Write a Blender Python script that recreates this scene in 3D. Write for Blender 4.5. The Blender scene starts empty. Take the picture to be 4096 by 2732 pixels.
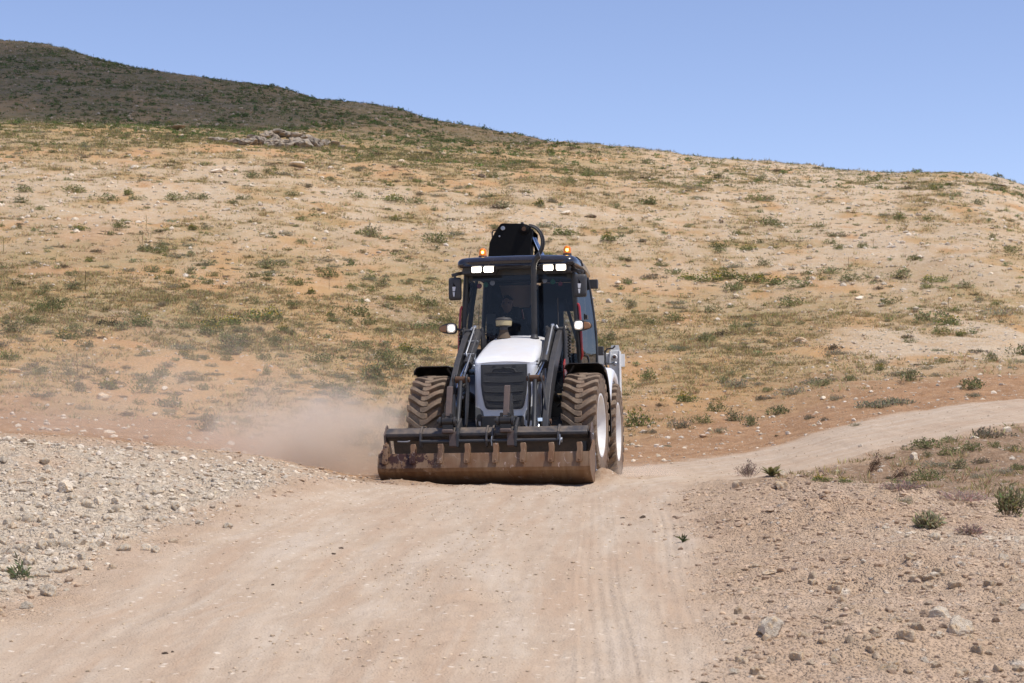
import bpy, bmesh, math, random
import numpy as np
from mathutils import Vector, Matrix
R = math.radians
PI = math.pi
random.seed(7)
rng = np.random.default_rng(7)
scene = bpy.context.scene
COL = scene.collection

# ------------------------------------------------------------------ helpers
def tag(o, label=None, cat=None, group=None, kind=None):
    if label: o['label'] = label
    if cat: o['category'] = cat
    if group: o['group'] = group
    if kind: o['kind'] = kind
    return o

def empty(name, loc=(0, 0, 0)):
    o = bpy.data.objects.new(name, None); COL.objects.link(o)
    o.location = loc; o.empty_display_size = .2
    return o

class MB:
    """collects shapes; build() links them as ONE mesh object"""
    def __init__(s): s.v = []; s.f = []
    def add(s, vs, fs):
        n = len(s.v); s.v += [tuple(p) for p in vs]; s.f += [tuple(i + n for i in f) for f in fs]
        return s
    def box(s, c, d, rot=None):
        x, y, z = d[0] / 2, d[1] / 2, d[2] / 2
        vs = [Vector(p) for p in ((-x,-y,-z),(x,-y,-z),(x,y,-z),(-x,y,-z),(-x,-y,z),(x,-y,z),(x,y,z),(-x,y,z))]
        if rot is not None: vs = [rot @ p for p in vs]
        return s.add([p + Vector(c) for p in vs], [(0,3,2,1),(4,5,6,7),(0,1,5,4),(1,2,6,5),(2,3,7,6),(3,0,4,7)])
    def bar(s, a, b, w, h, up=(0, 0, 1)):
        a, b = Vector(a), Vector(b); t = (b - a).normalized()
        u = Vector(up); sd = t.cross(u).normalized(); u = sd.cross(t).normalized()
        vs = []
        for p in (a, b):
            for i, j in ((-1,-1),(1,-1),(1,1),(-1,1)): vs.append(p + sd * (i * w / 2) + u * (j * h / 2))
        return s.add(vs, [(0,1,2,3)[::-1],(4,5,6,7),(0,1,5,4),(1,2,6,5),(2,3,7,6),(3,0,4,7)])
    def tube(s, pts, r, seg=12, caps=True):
        pts = [Vector(p) for p in pts]; n = len(pts)
        rs = r if isinstance(r, (list, tuple)) else [r] * n
        t0 = (pts[1] - pts[0]).normalized()
        u = t0.orthogonal().normalized(); vs = []; fs = []
        for i, p in enumerate(pts):
            if i == 0: t = t0
            elif i == n - 1: t = (pts[-1] - pts[-2]).normalized()
            else: t = ((pts[i] - pts[i-1]).normalized() + (pts[i+1] - pts[i]).normalized()).normalized()
            u = (u - t * u.dot(t)).normalized(); w = t.cross(u)
            for k in range(seg):
                a = 2 * PI * k / seg
                vs.append(p + (u * math.cos(a) + w * math.sin(a)) * rs[i])
        for i in range(n - 1):
            for k in range(seg):
                k2 = (k + 1) % seg
                fs.append((i*seg + k, i*seg + k2, (i+1)*seg + k2, (i+1)*seg + k))
        if caps:
            fs.append(tuple(range(seg))[::-1]); fs.append(tuple((n-1)*seg + k for k in range(seg)))
        return s.add(vs, fs)
    def lathe(s, prof, c, axis='z', seg=32, close=True):
        """prof: (radius, height along the axis)"""
        vs = []; fs = []; c = Vector(c)
        for r, h in prof:
            for k in range(seg):
                a = 2 * PI * k / seg; p = (r * math.cos(a), r * math.sin(a), h)
                if axis == 'x': p = (p[2], p[0], p[1])
                elif axis == 'y': p = (p[1], p[2], p[0])
                vs.append(c + Vector(p))
        n = len(prof)
        for i in range(n - 1):
            for k in range(seg):
                k2 = (k + 1) % seg
                fs.append((i*seg + k, i*seg + k2, (i+1)*seg + k2, (i+1)*seg + k))
        if close:
            fs.append(tuple(range(seg))[::-1]); fs.append(tuple((n-1)*seg + k for k in range(seg)))
        return s.add(vs, fs)
    def prism(s, poly, plane, a, b):
        """polygon in plane 'yz' | 'xz' | 'xy' pushed from a to b along the third axis"""
        def P(p, h):
            return {'yz': (h, p[0], p[1]), 'xz': (p[0], h, p[1]), 'xy': (p[0], p[1], h)}[plane]
        n = len(poly)
        vs = [P(p, a) for p in poly] + [P(p, b) for p in poly]
        fs = [tuple(range(n))[::-1], tuple(range(n, 2*n))] + [(i, (i+1) % n, n + (i+1) % n, n + i) for i in range(n)]
        return s.add(vs, fs)
    def plate(s, line, plane, a, b, th):
        """an open polyline with thickness, pushed from a to b"""
        P = [Vector(p) for p in line]; off = []
        for i, p in enumerate(P):
            t = (P[min(i+1, len(P)-1)] - P[max(i-1, 0)]).normalized()
            off.append(p + Vector((-t.y, t.x)) * th)
        m = len(P)
        def Q(p, h): return {'yz': (h, p.x, p.y), 'xz': (p.x, h, p.y), 'xy': (p.x, p.y, h)}[plane]
        vs = []
        for h in (a, b):
            vs += [Q(p, h) for p in P] + [Q(p, h) for p in off]
        fs = []
        for i in range(m - 1):
            fs += [(i, i+1, 2*m + i+1, 2*m + i), (m+i+1, m+i, 3*m + i, 3*m + i+1), (i+1, i, m+i, m+i+1), (2*m+i, 2*m+i+1, 3*m+i+1, 3*m+i)]
        fs += [(0, 2*m, 3*m, m), (m-1, 2*m-1, 4*m-1, 3*m-1)]
        return s.add(vs, fs)
    def grid(s, rows, closed=False):
        n = len(rows[0]); vs = [p for r in rows for p in r]; fs = []
        for i in range(len(rows) - 1):
            for k in range(n if closed else n - 1):
                k2 = (k + 1) % n
                fs.append((i*n + k, i*n + k2, (i+1)*n + k2, (i+1)*n + k))
        return s.add(vs, fs)
    def build(s, name, mat, parent=None, smooth=40, bevel=0, loc=None, fix=True, seg=2):
        me = bpy.data.meshes.new(name)
        me.from_pydata(s.v, [], s.f)
        if fix:
            bm = bmesh.new(); bm.from_mesh(me)
            bmesh.ops.recalc_face_normals(bm, faces=bm.faces); bm.to_mesh(me); bm.free()
        me.validate(); me.materials.append(mat)
        if smooth:
            me.polygons.foreach_set('use_smooth', [True] * len(me.polygons))
            me.set_sharp_from_angle(angle=R(smooth))
        o = bpy.data.objects.new(name, me); COL.objects.link(o)
        if parent is not None: o.parent = parent
        if loc is not None: o.location = loc
        if bevel:
            b = o.modifiers.new('bevel', 'BEVEL'); b.width = bevel; b.segments = seg; b.limit_method = 'ANGLE'; b.angle_limit = R(35)
            b.harden_normals = False
        return o

def rrect(w, h, r, n=5, cx=0, cz=0):
    pts = []
    for sx, sz, a0 in ((1, 1, 0), (-1, 1, 90), (-1, -1, 180), (1, -1, 270)):
        for k in range(n):
            a = R(a0 + 90 * k / (n - 1))
            pts.append((cx + sx * (w/2 - r) + r * math.cos(a), cz + sz * (h/2 - r) + r * math.sin(a)))
    return pts

# ------------------------------------------------------------------ materials
def new_mat(name):
    m = bpy.data.materials.new(name); m.use_nodes = True
    nt = m.node_tree; nt.nodes.clear()
    out = nt.nodes.new('ShaderNodeOutputMaterial')
    return m, nt, out
class NT:
    def __init__(s, nt): s.nt = nt
    def n(s, t, **kw):
        nd = s.nt.nodes.new(t)
        for k, v in kw.items():
            if k.startswith('i_'):
                key = k[2:]; key = int(key) if key.isdigit() else key.replace('_', ' ')
                s.put(nd.inputs[key], v)
            else: setattr(nd, k, v)
        return nd
    def put(s, sock, v):
        if hasattr(v, 'is_output'): s.nt.links.new(v, sock)
        elif isinstance(v, bpy.types.Node): s.nt.links.new(v.outputs[0], sock)
        else: sock.default_value = v
    def noise(s, scale, detail=4, rough=.55, vec=None, dist=0):
        nd = s.n('ShaderNodeTexNoise', i_Scale=scale, i_Detail=detail, i_Roughness=rough, i_Distortion=dist)
        if vec is not None: s.put(nd.inputs['Vector'], vec)
        return nd.outputs['Fac']
    def ramp(s, fac, a, b, c0=0., c1=1.):
        nd = s.n('ShaderNodeMapRange', i_From_Min=a, i_From_Max=b, i_To_Min=c0, i_To_Max=c1); nd.clamp = True
        s.put(nd.inputs['Value'], fac); return nd.outputs[0]
    def mix(s, fac, a, b, mode='MIX'):
        nd = s.n('ShaderNodeMix', data_type='RGBA', blend_type=mode)
        s.put(nd.inputs[0], fac); s.put(nd.inputs[6], a); s.put(nd.inputs[7], b)
        return nd.outputs[2]
    def math(s, op, a, b=0., c=None):
        nd = s.n('ShaderNodeMath', operation=op); s.put(nd.inputs[0], a); s.put(nd.inputs[1], b)
        if c is not None: s.put(nd.inputs[2], c)
        return nd.outputs[0]
    def coord(s, which='Object'): return s.n('ShaderNodeTexCoord').outputs[which]
    def mapping(s, vec, scale=(1, 1, 1), loc=(0, 0, 0)):
        nd = s.n('ShaderNodeMapping'); s.put(nd.inputs['Vector'], vec); nd.inputs['Scale'].default_value = scale; nd.inputs['Location'].default_value = loc
        return nd.outputs[0]
    def bump(s, h, strength=.5, dist=.01, normal=None):
        nd = s.n('ShaderNodeBump', i_Strength=strength, i_Distance=dist); s.put(nd.inputs['Height'], h)
        if normal is not None: s.put(nd.inputs['Normal'], normal)
        return nd.outputs[0]
def C(r, g, b): return (r, g, b, 1)

def paint(name, col, rough=.4, dust=.25, dustcol=(.30, .215, .14), metal=0., scale=6., spec=.5, coat=0., bump=.0, updust=.5, spk=.35):
    """painted or bare metal with procedural dust: noise patches, specks and a film on what faces up"""
    m, nt, out = new_mat(name); t = NT(nt); co = t.coord()
    p = t.n('ShaderNodeBsdfPrincipled')
    n1 = t.noise(scale, 6, .65, co); n2 = t.noise(scale * 9, 3, .6, co)
    geo = t.n('ShaderNodeNewGeometry'); sep = t.n('ShaderNodeSeparateXYZ'); t.put(sep.inputs[0], geo.outputs['Normal'])
    up = t.ramp(sep.outputs[2], .2, 1.)
    f = t.math('MULTIPLY', t.ramp(n1, .35, .75), dust)
    f = t.math('ADD', f, t.math('MULTIPLY', up, t.math('MULTIPLY', t.ramp(n1, .25, .7), updust * dust * 2)))
    f = t.math('ADD', f, t.math('MULTIPLY', t.ramp(n2, .62, .72), dust * spk)); 
    f = t.math('MINIMUM', f, .92)
    t.put(p.inputs['Base Color'], t.mix(f, C(*col), C(*dustcol)))
    t.put(p.inputs['Roughness'], t.math('ADD', rough, t.math('MULTIPLY', f, .5)))
    p.inputs['Metallic'].default_value = metal; p.inputs['Specular IOR Level'].default_value = spec
    p.inputs['Coat Weight'].default_value = coat; p.inputs['Coat Roughness'].default_value = .12
    if bump: t.put(p.inputs['Normal'], t.bump(n1, bump, .01))
    nt.links.new(p.outputs[0], out.inputs[0]); return m

M = {}
M['white'] = paint('white_paint', (.78, .79, .81), .3, .22, (.66, .52, .38), scale=2.2, coat=.3, updust=.5, spk=.12)
M['rimwhite'] = paint('rim_white_paint', (.78, .77, .75), .45, .34, (.45, .34, .24), scale=5)
M['greywhite'] = paint('worn_white_paint', (.74, .74, .72), .4, .16, (.45, .34, .24), scale=5)
M['black'] = paint('black_paint', (.011, .011, .012), .38, .10, scale=8)
M['blackplate'] = paint('boom_black_paint', (.0045, .0045, .005), .55, .01, scale=8, spec=.12)
M['navy'] = paint('roof_dark_plastic', (.012, .013, .022), .22, .05, coat=.5, scale=5)
M['plastic'] = paint('grey_plastic', (.035, .036, .04), .55, .08, scale=8)
M['arm'] = paint('loader_arm_paint', (.03, .031, .034), .42, .08, scale=7, bump=.1)
M['beam'] = paint('scuffed_beam_paint', (.035, .036, .041), .36, .42, (.2, .145, .1), scale=10, bump=.25, updust=.7, spk=.8)
M['rust'] = paint('rusty_steel', (.085, .04, .02), .75, .25, (.20, .11, .06), scale=12, bump=.4)
M['forktop'] = paint('worn_brown_fork_steel', (.085, .06, .052), .6, .4, (.2, .13, .1), scale=16, bump=.3)
M['steel'] = paint('zinc_steel', (.45, .46, .48), .35, .12, metal=.7, scale=10)
M['red'] = paint('red_paint', (.36, .012, .018), .3, .1, coat=.3)
M['rubber'] = paint('hose_rubber', (.016, .016, .017), .5, .1)
M['tan'] = paint('dusty_tan_bowl', (.46, .38, .21), .5, .35, (.42, .31, .19), scale=7)
M['dustbrown'] = paint('dusty_brown_duct', (.075, .05, .03), .7, .5, (.2, .13, .075), scale=7)
M['interior'] = paint('cab_interior', (.018, .019, .024), .7, .05)
M['blind'] = None
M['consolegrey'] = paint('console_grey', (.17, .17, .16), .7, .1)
M['orange'] = paint('orange_reflector', (.36, .16, .06), .3, .15)

def simple(name, col, rough=.5, metal=0., emit=None, es=0.):
    m, nt, out = new_mat(name); t = NT(nt); p = t.n('ShaderNodeBsdfPrincipled')
    n1 = t.noise(14, 3, .6, t.coord())
    dk = tuple(c * .8 for c in col)
    t.put(p.inputs['Base Color'], t.mix(n1, C(*dk), C(*col)))
    p.inputs['Roughness'].default_value = rough; p.inputs['Metallic'].default_value = metal
    if emit: p.inputs['Emission Color'].default_value = C(*emit); p.inputs['Emission Strength'].default_value = es
    nt.links.new(p.outputs[0], out.inputs[0]); return m
M['chrome'] = simple('chrome_rod', (.75, .78, .85), .12, 1.)
M['lamp'] = simple('lit_lamp', (.9, .9, .9), .3, 0, (1, .88, .72), 6.)
M['headglass'] = simple('lit_headlight_glass', (.8, .8, .8), .2, 0, (1, .78, .52), .32)
M['bulb'] = simple('headlight_bulb', (.9, .9, .9), .2, 0, (1, .88, .7), 14.)
M['amber'] = simple('amber_lens', (.62, .17, .015), .15, 0, (1, .25, .01), .25)
M['amberlit'] = simple('amber_bulb', (.9, .4, .05), .2, 0, (1, .55, .08), 12.)
M['decal'] = simple('white_decal', (.72, .72, .72), .5)
M['greydecal'] = simple('grey_decal', (.30, .29, .27), .5)
M['skin'] = simple('skin', (.42, .26, .19), .5)
M['cloth'] = simple('dark_clothing', (.02, .022, .032), .85)
M['hair'] = simple('dark_hair', (.012, .01, .01), .7)

def glass(name, tint, refl=1.0, haze=(.02, .025, .035), hz=.12):
    m, nt, out = new_mat(name); t = NT(nt)
    tr = t.n('ShaderNodeBsdfTransparent'); tr.inputs[0].default_value = C(*tint)
    gl = t.n('ShaderNodeBsdfGlossy'); gl.inputs['Roughness'].default_value = .015; gl.inputs[0].default_value = C(.9, .92, .95)
    fr = t.n('ShaderNodeFresnel'); fr.inputs[0].default_value = 1.5
    df = t.n('ShaderNodeBsdfDiffuse'); df.inputs[0].default_value = C(*haze)
    m1 = t.n('ShaderNodeMixShader')
    dustn = t.ramp(t.noise(9, 5, .6, t.coord()), .3, .8, hz * .4, hz)
    t.put(m1.inputs[0], dustn); nt.links.new(tr.outputs[0], m1.inputs[1]); nt.links.new(df.outputs[0], m1.inputs[2])
    m2 = t.n('ShaderNodeMixShader'); t.put(m2.inputs[0], t.math('MULTIPLY', fr, refl))
    nt.links.new(m1.outputs[0], m2.inputs[1]); nt.links.new(gl.outputs[0], m2.inputs[2])
    nt.links.new(m2.outputs[0], out.inputs[0]); return m
M['screen'] = glass('tinted_windscreen', (.52, .55, .60), .55, (.05, .06, .085), .12)
M['sideglass'] = glass('tinted_side_glass', (.05, .055, .065), .5, (.05, .055, .065), .08)
M['rearglass'] = glass('rear_glass', (.8, .82, .85), .5, (.05, .05, .06), .05)

# tyre rubber: black rubber under brown mud, mud held in the grooves, pale dust on lug tops
m, nt, out = new_mat('muddy_tyre_rubber'); t = NT(nt); co = t.coord(); p = t.n('ShaderNodeBsdfPrincipled')
n1 = t.noise(7, 6, .7, co); n2 = t.noise(40, 4, .65, co)
c1 = t.mix(t.ramp(n1, .33, .62), C(.115, .08, .053), C(.265, .185, .12))
c1 = t.mix(t.math('MULTIPLY', t.ramp(t.noise(3.1, 5, .7, co), .5, .68), .7), c1, C(.20, .11, .065))
c1 = t.mix(t.ramp(n2, .5, .78, 0, .55), c1, C(.04, .032, .028))
t.put(p.inputs['Base Color'], c1); p.inputs['Roughness'].default_value = .85
t.put(p.inputs['Normal'], t.bump(n2, .5, .008)); nt.links.new(p.outputs[0], out.inputs[0]); M['tyre'] = m

# bucket steel: brown, vertically streaked, scratched, rust patches on one end
m, nt, out = new_mat('worn_bucket_steel'); t = NT(nt); co = t.coord(); p = t.n('ShaderNodeBsdfPrincipled')
sx = t.n('ShaderNodeSeparateXYZ'); t.put(sx.inputs[0], co)
st = t.noise(1, 5, .6, t.mapping(co, (17, 1, 3.5)))
base = t.mix(t.ramp(st, .3, .72), C(.16, .086, .04), C(.265, .17, .10))
big = t.noise(2.6, 4, .6, co)
base = t.mix(t.ramp(big, .42, .66, 0, .8), base, C(.165, .072, .026))
rx = t.ramp(sx.outputs[0], -.38, -.66); rz = t.ramp(sx.outputs[2], .02, .16)
ru = t.noise(6.5, 7, .72, co)
rm = t.math('MULTIPLY', t.ramp(ru, .485, .52), t.math('MULTIPLY', rx, rz))
base = t.mix(rm, base, C(.042, .012, .006))
sc = t.noise(1, 3, .5, t.mapping(co, (9, 9, 60)), 2.5)
scr = t.n('ShaderNodeTexWave', wave_type='BANDS', bands_direction='DIAGONAL', i_Scale=3.2, i_Distortion=14., i_Detail=3., i_Detail_Scale=1.5)
t.put(scr.inputs['Vector'], co)
sm = t.math('MULTIPLY', t.ramp(scr.outputs['Fac'], .985, .998), t.ramp(t.noise(5, 3, .5, co), .5, .62))
base = t.mix(t.math('MULTIPLY', sm, .8), base, C(.42, .33, .28))
ch = t.math('MULTIPLY', t.ramp(t.noise(1, 5, .7, t.mapping(co, (16, 16, 5), (3, 1, 0))), .66, .69), t.ramp(sx.outputs[0], -.2, .1))
base = t.mix(t.math('MULTIPLY', ch, .75), base, C(.45, .33, .27))
t.put(p.inputs['Base Color'], base); p.inputs['Roughness'].default_value = .55; p.inputs['Metallic'].default_value = .15
t.put(p.inputs['Normal'], t.bump(t.math('ADD', ru, st), .25, .006)); nt.links.new(p.outputs[0], out.inputs[0]); M['bucket'] = m

# grille: perforated dark sheet
m, nt, out = new_mat('perforated_grille'); t = NT(nt); co = t.coord(); p = t.n('ShaderNodeBsdfPrincipled')
vo = t.n('ShaderNodeTexVoronoi', i_Scale=85., i_Randomness=.12); t.put(vo.inputs['Vector'], t.mapping(co, (1, .02, 1)))
hole = t.ramp(vo.outputs['Distance'], .28, .4)
spk = t.ramp(t.noise(60, 3, .7, co), .70, .76)
col = t.mix(hole, C(.006, .006, .007), t.mix(t.noise(9, 5, .6, co), C(.03, .032, .036), C(.085, .083, .082)))
col = t.mix(t.math('MULTIPLY', spk, .5), col, C(.4, .38, .35))
t.put(p.inputs['Base Color'], col); p.inputs['Roughness'].default_value = .6
t.put(p.inputs['Normal'], t.bump(hole, .6, .004)); nt.links.new(p.outputs[0], out.inputs[0]); M['grille'] = m

m, nt, out = new_mat('grille_ridge_paint'); t = NT(nt); p = t.n('ShaderNodeBsdfPrincipled'); t.put(p.inputs['Base Color'], t.mix(t.noise(30, 4, .7, t.coord()), C(.015, .016, .018), C(.05, .05, .052))); p.inputs['Roughness'].default_value = .7
nt.links.new(p.outputs[0], out.inputs[0]); M['grilleridge'] = m

m, nt, out = new_mat('beige_blind_cloth'); t = NT(nt); d_ = t.n('ShaderNodeBsdfDiffuse'); tr = t.n('ShaderNodeBsdfTranslucent')
cb = t.mix(t.noise(7, 4, .6, t.coord()), C(.68, .55, .44), C(.78, .65, .53)); t.put(d_.inputs[0], cb); t.put(tr.inputs[0], cb); mx = t.n('ShaderNodeMixShader', i_0=.6)
nt.links.new(d_.outputs[0], mx.inputs[1]); nt.links.new(tr.outputs[0], mx.inputs[2]); nt.links.new(mx.outputs[0], out.inputs[0]); M['blind'] = m
# ------------------------------------------------------------------ camera, sky and sun
F_PX, YH, EZ = 7716., 1830., .27      # focal length in pixels of the 4096 px photo, eye-level row, eye height
cam = bpy.data.cameras.new('camera'); cam.sensor_width = 36; cam.lens = F_PX / 4096 * 36; cam.clip_end = 6000
cam.dof.use_dof = True; cam.dof.focus_distance = 23.5; cam.dof.aperture_fstop = 9
co_ = bpy.data.objects.new('camera', cam); COL.objects.link(co_); co_.location = (0, 0, EZ)
co_.rotation_euler = (R(90) + math.atan((YH - 1366) / F_PX), 0, 0); scene.camera = co_
SUN_EL, SUN_AZ = 65., 116.     # azimuth clockwise from +Y (view direction): beside the machine, shadows fall to the left
sd = Vector((math.cos(R(SUN_EL)) * math.sin(R(SUN_AZ)), math.cos(R(SUN_EL)) * math.cos(R(SUN_AZ)), math.sin(R(SUN_EL))))
sl = bpy.data.lights.new('sun', 'SUN'); sl.energy = 3.8; sl.angle = R(.53); sl.color = (1, .955, .89)
so = bpy.data.objects.new('sun', sl); COL.objects.link(so); so.rotation_euler = (-sd).to_track_quat('-Z', 'Y').to_euler()
w = bpy.data.worlds.new('World'); scene.world = w; w.use_nodes = True; nt = w.node_tree; nt.nodes.clear()
sky = nt.nodes.new('ShaderNodeTexSky'); sky.sky_type = 'NISHITA'; sky.sun_disc = False
sky.sun_elevation = R(SUN_EL); sky.sun_rotation = R(SUN_AZ); sky.altitude = 2200; sky.air_density = 1.0; sky.dust_density = .1; sky.ozone_density = 2.2
bg = nt.nodes.new('ShaderNodeBackground'); bg.inputs[1].default_value = .15
wo = nt.nodes.new('ShaderNodeOutputWorld'); tint = nt.nodes.new('ShaderNodeMix'); tint.data_type = 'RGBA'; tint.blend_type = 'MULTIPLY'; tint.inputs[0].default_value = 1; tint.inputs[7].default_value = (1.15, .99, 1.02, 1)
nt.links.new(sky.outputs[0], tint.inputs[6]); nt.links.new(tint.outputs[2], bg.inputs[0]); nt.links.new(bg.outputs[0], wo.inputs[0])
vs = scene.view_settings; scene.display_settings.display_device = 'sRGB'
vs.view_transform = 'Standard'; vs.look = 'None'; vs.exposure = .15; vs.gamma = 1; vs.use_curve_mapping = False
cy = scene.cycles; cy.max_bounces = 8; cy.diffuse_bounces = 3; cy.glossy_bounces = 4; cy.transparent_max_bounces = 24; cy.transmission_bounces = 6; cy.volume_bounces = 2
cy.use_denoising = True; cy.sample_clamp_indirect = 6; cy.use_adaptive_sampling = True; cy.adaptive_threshold = .015
# ------------------------------------------------------------------ the backhoe loader
# local frame: x across, -y forward, z up, origin on the ground under the front axle
LD = empty('backhoe_loader', (-.02, 24.0, 0.0))
LD.rotation_mode = 'YXZ'; LD.rotation_euler = (R(-1.3), R(-.8), R(-8.6))
tag(LD, 'white backhoe loader with black cab, lit lamps and brown toothed bucket on the road', 'backhoe loader')

# ---- wheels
TR, TW = .655, .215
def tyre_mb(sgn):
    mb = MB()
    prof = [(.385, -.175), (.41, -.20), (.50, -.213), (.57, -.205), (.592, -.185), (.60, -.10), (.602, 0), (.60, .10), (.592, .185), (.57, .205), (.50, .213), (.41, .20), (.385, .175)]
    mb.lathe(prof, (0, 0, 0), 'x', 72, close=False)
    mb.lathe([(.385, -.175), (.36, -.10), (.36, .10), (.385, .175)], (0, 0, 0), 'x', 48, close=False)
    N = 26
    for side in (-1, 1):
        for k in range(N):
            a0 = 2 * PI * (k + (.5 if side > 0 else 0)) / N
            rows = []
            # bar from the shoulder to past the centre, bent like a hockey stick
            for s_, (xx, da, w) in enumerate([(.214, -.03, .118), (.18, .0, .108), (.13, .055, .10), (.08, .118, .096), (.035, .165, .10), (-.005, .180, .115), (-.045, .172, .10)]):
                x = side * xx; ac = a0 + da
                top = TR - .010 * (abs(xx) / .2) ** 3; rb = .585
                if s_ == 0: top = .632; rb = .54
                ring = []
                for (aa, rr) in ((ac - w * .64, rb), (ac - w * .47, top), (ac + w * .47, top), (ac + w * .64, rb)):
                    ring.append((x, -rr * math.sin(aa), rr * math.cos(aa)))
                rows.append(ring)
            n0 = len(mb.v)
            mb.grid(rows)
            mb.f.append((n0, n0 + 1, n0 + 2, n0 + 3)); e = n0 + 4 * (len(rows) - 1)
            mb.f.append((e + 3, e + 2, e + 1, e))
    return mb
def rim_mb(sgn):
    mb = MB(); s = sgn
    prof = [(.395, .176), (.395, .196), (.372, .196), (.360, .165), (.352, .10), (.325, .045), (.20, .02), (.14, .02), (.13, .06), (.0, .06)]
    rows = []
    for r, h in prof:
        rows.append([(s * h, r * math.cos(2*PI*k/48), r * math.sin(2*PI*k/48)) for k in range(48)])
    mb.grid(rows, closed=True)
    rows = [[(-s * .18, .39 * math.cos(2*PI*k/48), .39 * math.sin(2*PI*k/48)) for k in range(48)], [(-s * .17, .33 * math.cos(2*PI*k/48), .33 * math.sin(2*PI*k/48)) for k in range(48)], [(-s * .0, .30 * math.cos(2*PI*k/48), .30 * math.sin(2*PI*k/48)) for k in range(48)], [(-s*.0, .01 * math.cos(2*PI*k/48), .01 * math.sin(2*PI*k/48)) for k in range(48)]]
    mb.grid(rows, closed=True)
    return mb
tyre_me = None
for sgn in (-1, 1):
    for y in (0, 2.2):
        w = rim_mb(sgn).build('wheel', M['rimwhite'], LD, 35, loc=(sgn * .95, y, .652))
        if tyre_me is None:
            t_ = tyre_mb(1).build('tyre', M['tyre'], w, 30, bevel=.006); tyre_me = t_.data
        else:
            t_ = bpy.data.objects.new('tyre', tyre_me); COL.objects.link(t_); t_.parent = w
            b = t_.modifiers.new('bevel', 'BEVEL'); b.width = .006; b.segments = 2; b.limit_method = 'ANGLE'; b.angle_limit = R(35)
        w.rotation_euler = (R(7 if y else 0), 0, R(-2.0) if y == 0 else 0)
        hb = MB().lathe([(.12, 0), (.12, .05), (.09, .075), (.0, .08)], (0, 0, 0), 'x', 24)
        if sgn < 0: hb.v = [(-p[0], p[1], p[2]) for p in hb.v]
        hb.v = [(p[0] + sgn * .055, p[1], p[2]) for p in hb.v]
        hb.build('hub_cap', M['greywhite'], w)
        for k in range(10):
            nb = MB(); a = 2*PI*k/10; nb.lathe([(.014, 0), (.014, .03), (.009, .036)], (sgn * .02 - (.036 if sgn < 0 else 0), .165*math.cos(a), .165*math.sin(a)), 'x', 8)
            nb.build('wheel_nut', M['steel'], w)
# front and rear axles
for y in (0, 2.2):
    mb = MB(); mb.tube([(-.76, y, .65), (-.3, y, .65), (-.14, y, .65), (.14, y, .65), (.3, y, .65), (.76, y, .65)], [.13, .085, .15, .15, .085, .13], 16)
    mb.build('axle', M['black'], LD, 50)
# chassis
mb = MB(); mb.box((0, 1.3, .72), (.66, 3.7, .36)); mb.box((0, -.3, .66), (.52, .7, .2))
mb.box((-.50, 1.1, .80), (.34, .9, .55)); mb.box((.50, 1.1, .80), (.34, .9, .55))
mb.build('chassis', M['black'], LD, bevel=.02)

# ---- front fenders (black arches) and rear fenders (white arches)
for sgn in (-1, 1):
    rows = []
    sec = [(.70, -.05), (.715, 0), (.76, .02), (1.12, .02), (1.17, .0), (1.20, -.045), (1.20, -.09)]
    for k in range(15):
        a = R(98 - 108 * k / 14)          # from just ahead of the top to behind the tyre
        rows.append([(sgn * x, .02 + (.755 + h) * math.cos(a), .655 + (.755 + h) * math.sin(a)) for x, h in sec])
    mb = MB().grid(rows); o = mb.build('front_fender', M['black'], LD, 60)
    sm = o.modifiers.new('thick', 'SOLIDIFY'); sm.thickness = .012
    mb = MB(); mb.tube([(sgn * .66, .15, .95), (sgn * .70, .12, 1.25), (sgn * .80, .1, 1.41)], .025); mb.tube([(sgn*.66,.62,.75),(sgn*.72,.7,1.0)], .025)
    mb.build('fender_bracket', M['black'], LD)
    rows = []
    sec = [(.62, .10), (.66, .12), (1.07, .085), (1.115, .05), (1.125, -.03), (1.11, -.09)]
    for k in range(17):
        a = R(152 - 90 * k / 16)
        # flatter top than a true arc
        q = .74 + .10 * max(0, math.sin(2 * (a - R(90)))) 
        rows.append([(sgn * x, 2.2 + (q + h) * math.cos(a), .655 + (q + h) * math.sin(a)) for x, h in sec])
    mb = MB().grid(rows); o = mb.build('rear_fender', M['white'], LD, 50)
    sm = o.modifiers.new('thick', 'SOLIDIFY'); sm.thickness = .015

# ---- bonnet, nose and grille
HX = .02
def section(w, top, bot, r, n=7, tip=.0):
    """right half from bottom to top centre, then mirrored: a closed-top rounded section"""
    pts = [(w + tip, bot), (w, bot + (top - bot) * .5), (w, top - r)]
    for k in range(1, n + 1):
        a = R(90 * k / n); pts.append((w - r + r * math.cos(a), top - r + r * math.sin(a)))
    pts += [(w * .45, top + .012), (0, top + .016)]
    return pts + [(-x, z) for x, z in pts[-2::-1]]
def loft(stations, name, mat, parent):
    rows = []
    for (y, w, top, bot, r, tip) in stations:
        rows.append([(HX + x, y, z) for x, z in section(w, top, bot, r, tip=tip)])
    mb = MB().grid(rows)
    n = len(rows[0]); mb.f.append(tuple(range(n))[::-1])
    return mb.build(name, mat, parent, 38)
bon = loft([(-.535, .285, 1.405, 1.392, .008, 0), (-.545, .325, 1.412, 1.392, .012, 0), (-.535, .352, 1.425, 1.392, .02, 0), (-.50, .372, 1.452, 1.393, .04, 0), (-.40, .384, 1.50, 1.398, .07, 0), (-.2, .39, 1.575, 1.41, .095, 0), (.1, .393, 1.675, 1.45, .12, 0), (.4, .394, 1.765, 1.52, .14, 0), (.7, .393, 1.83, 1.58, .15, 0), (.86, .388, 1.852, 1.60, .15, 0), (.93, .37, 1.845, 1.60, .15, 0)], 'bonnet', M['white'], LD)
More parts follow.
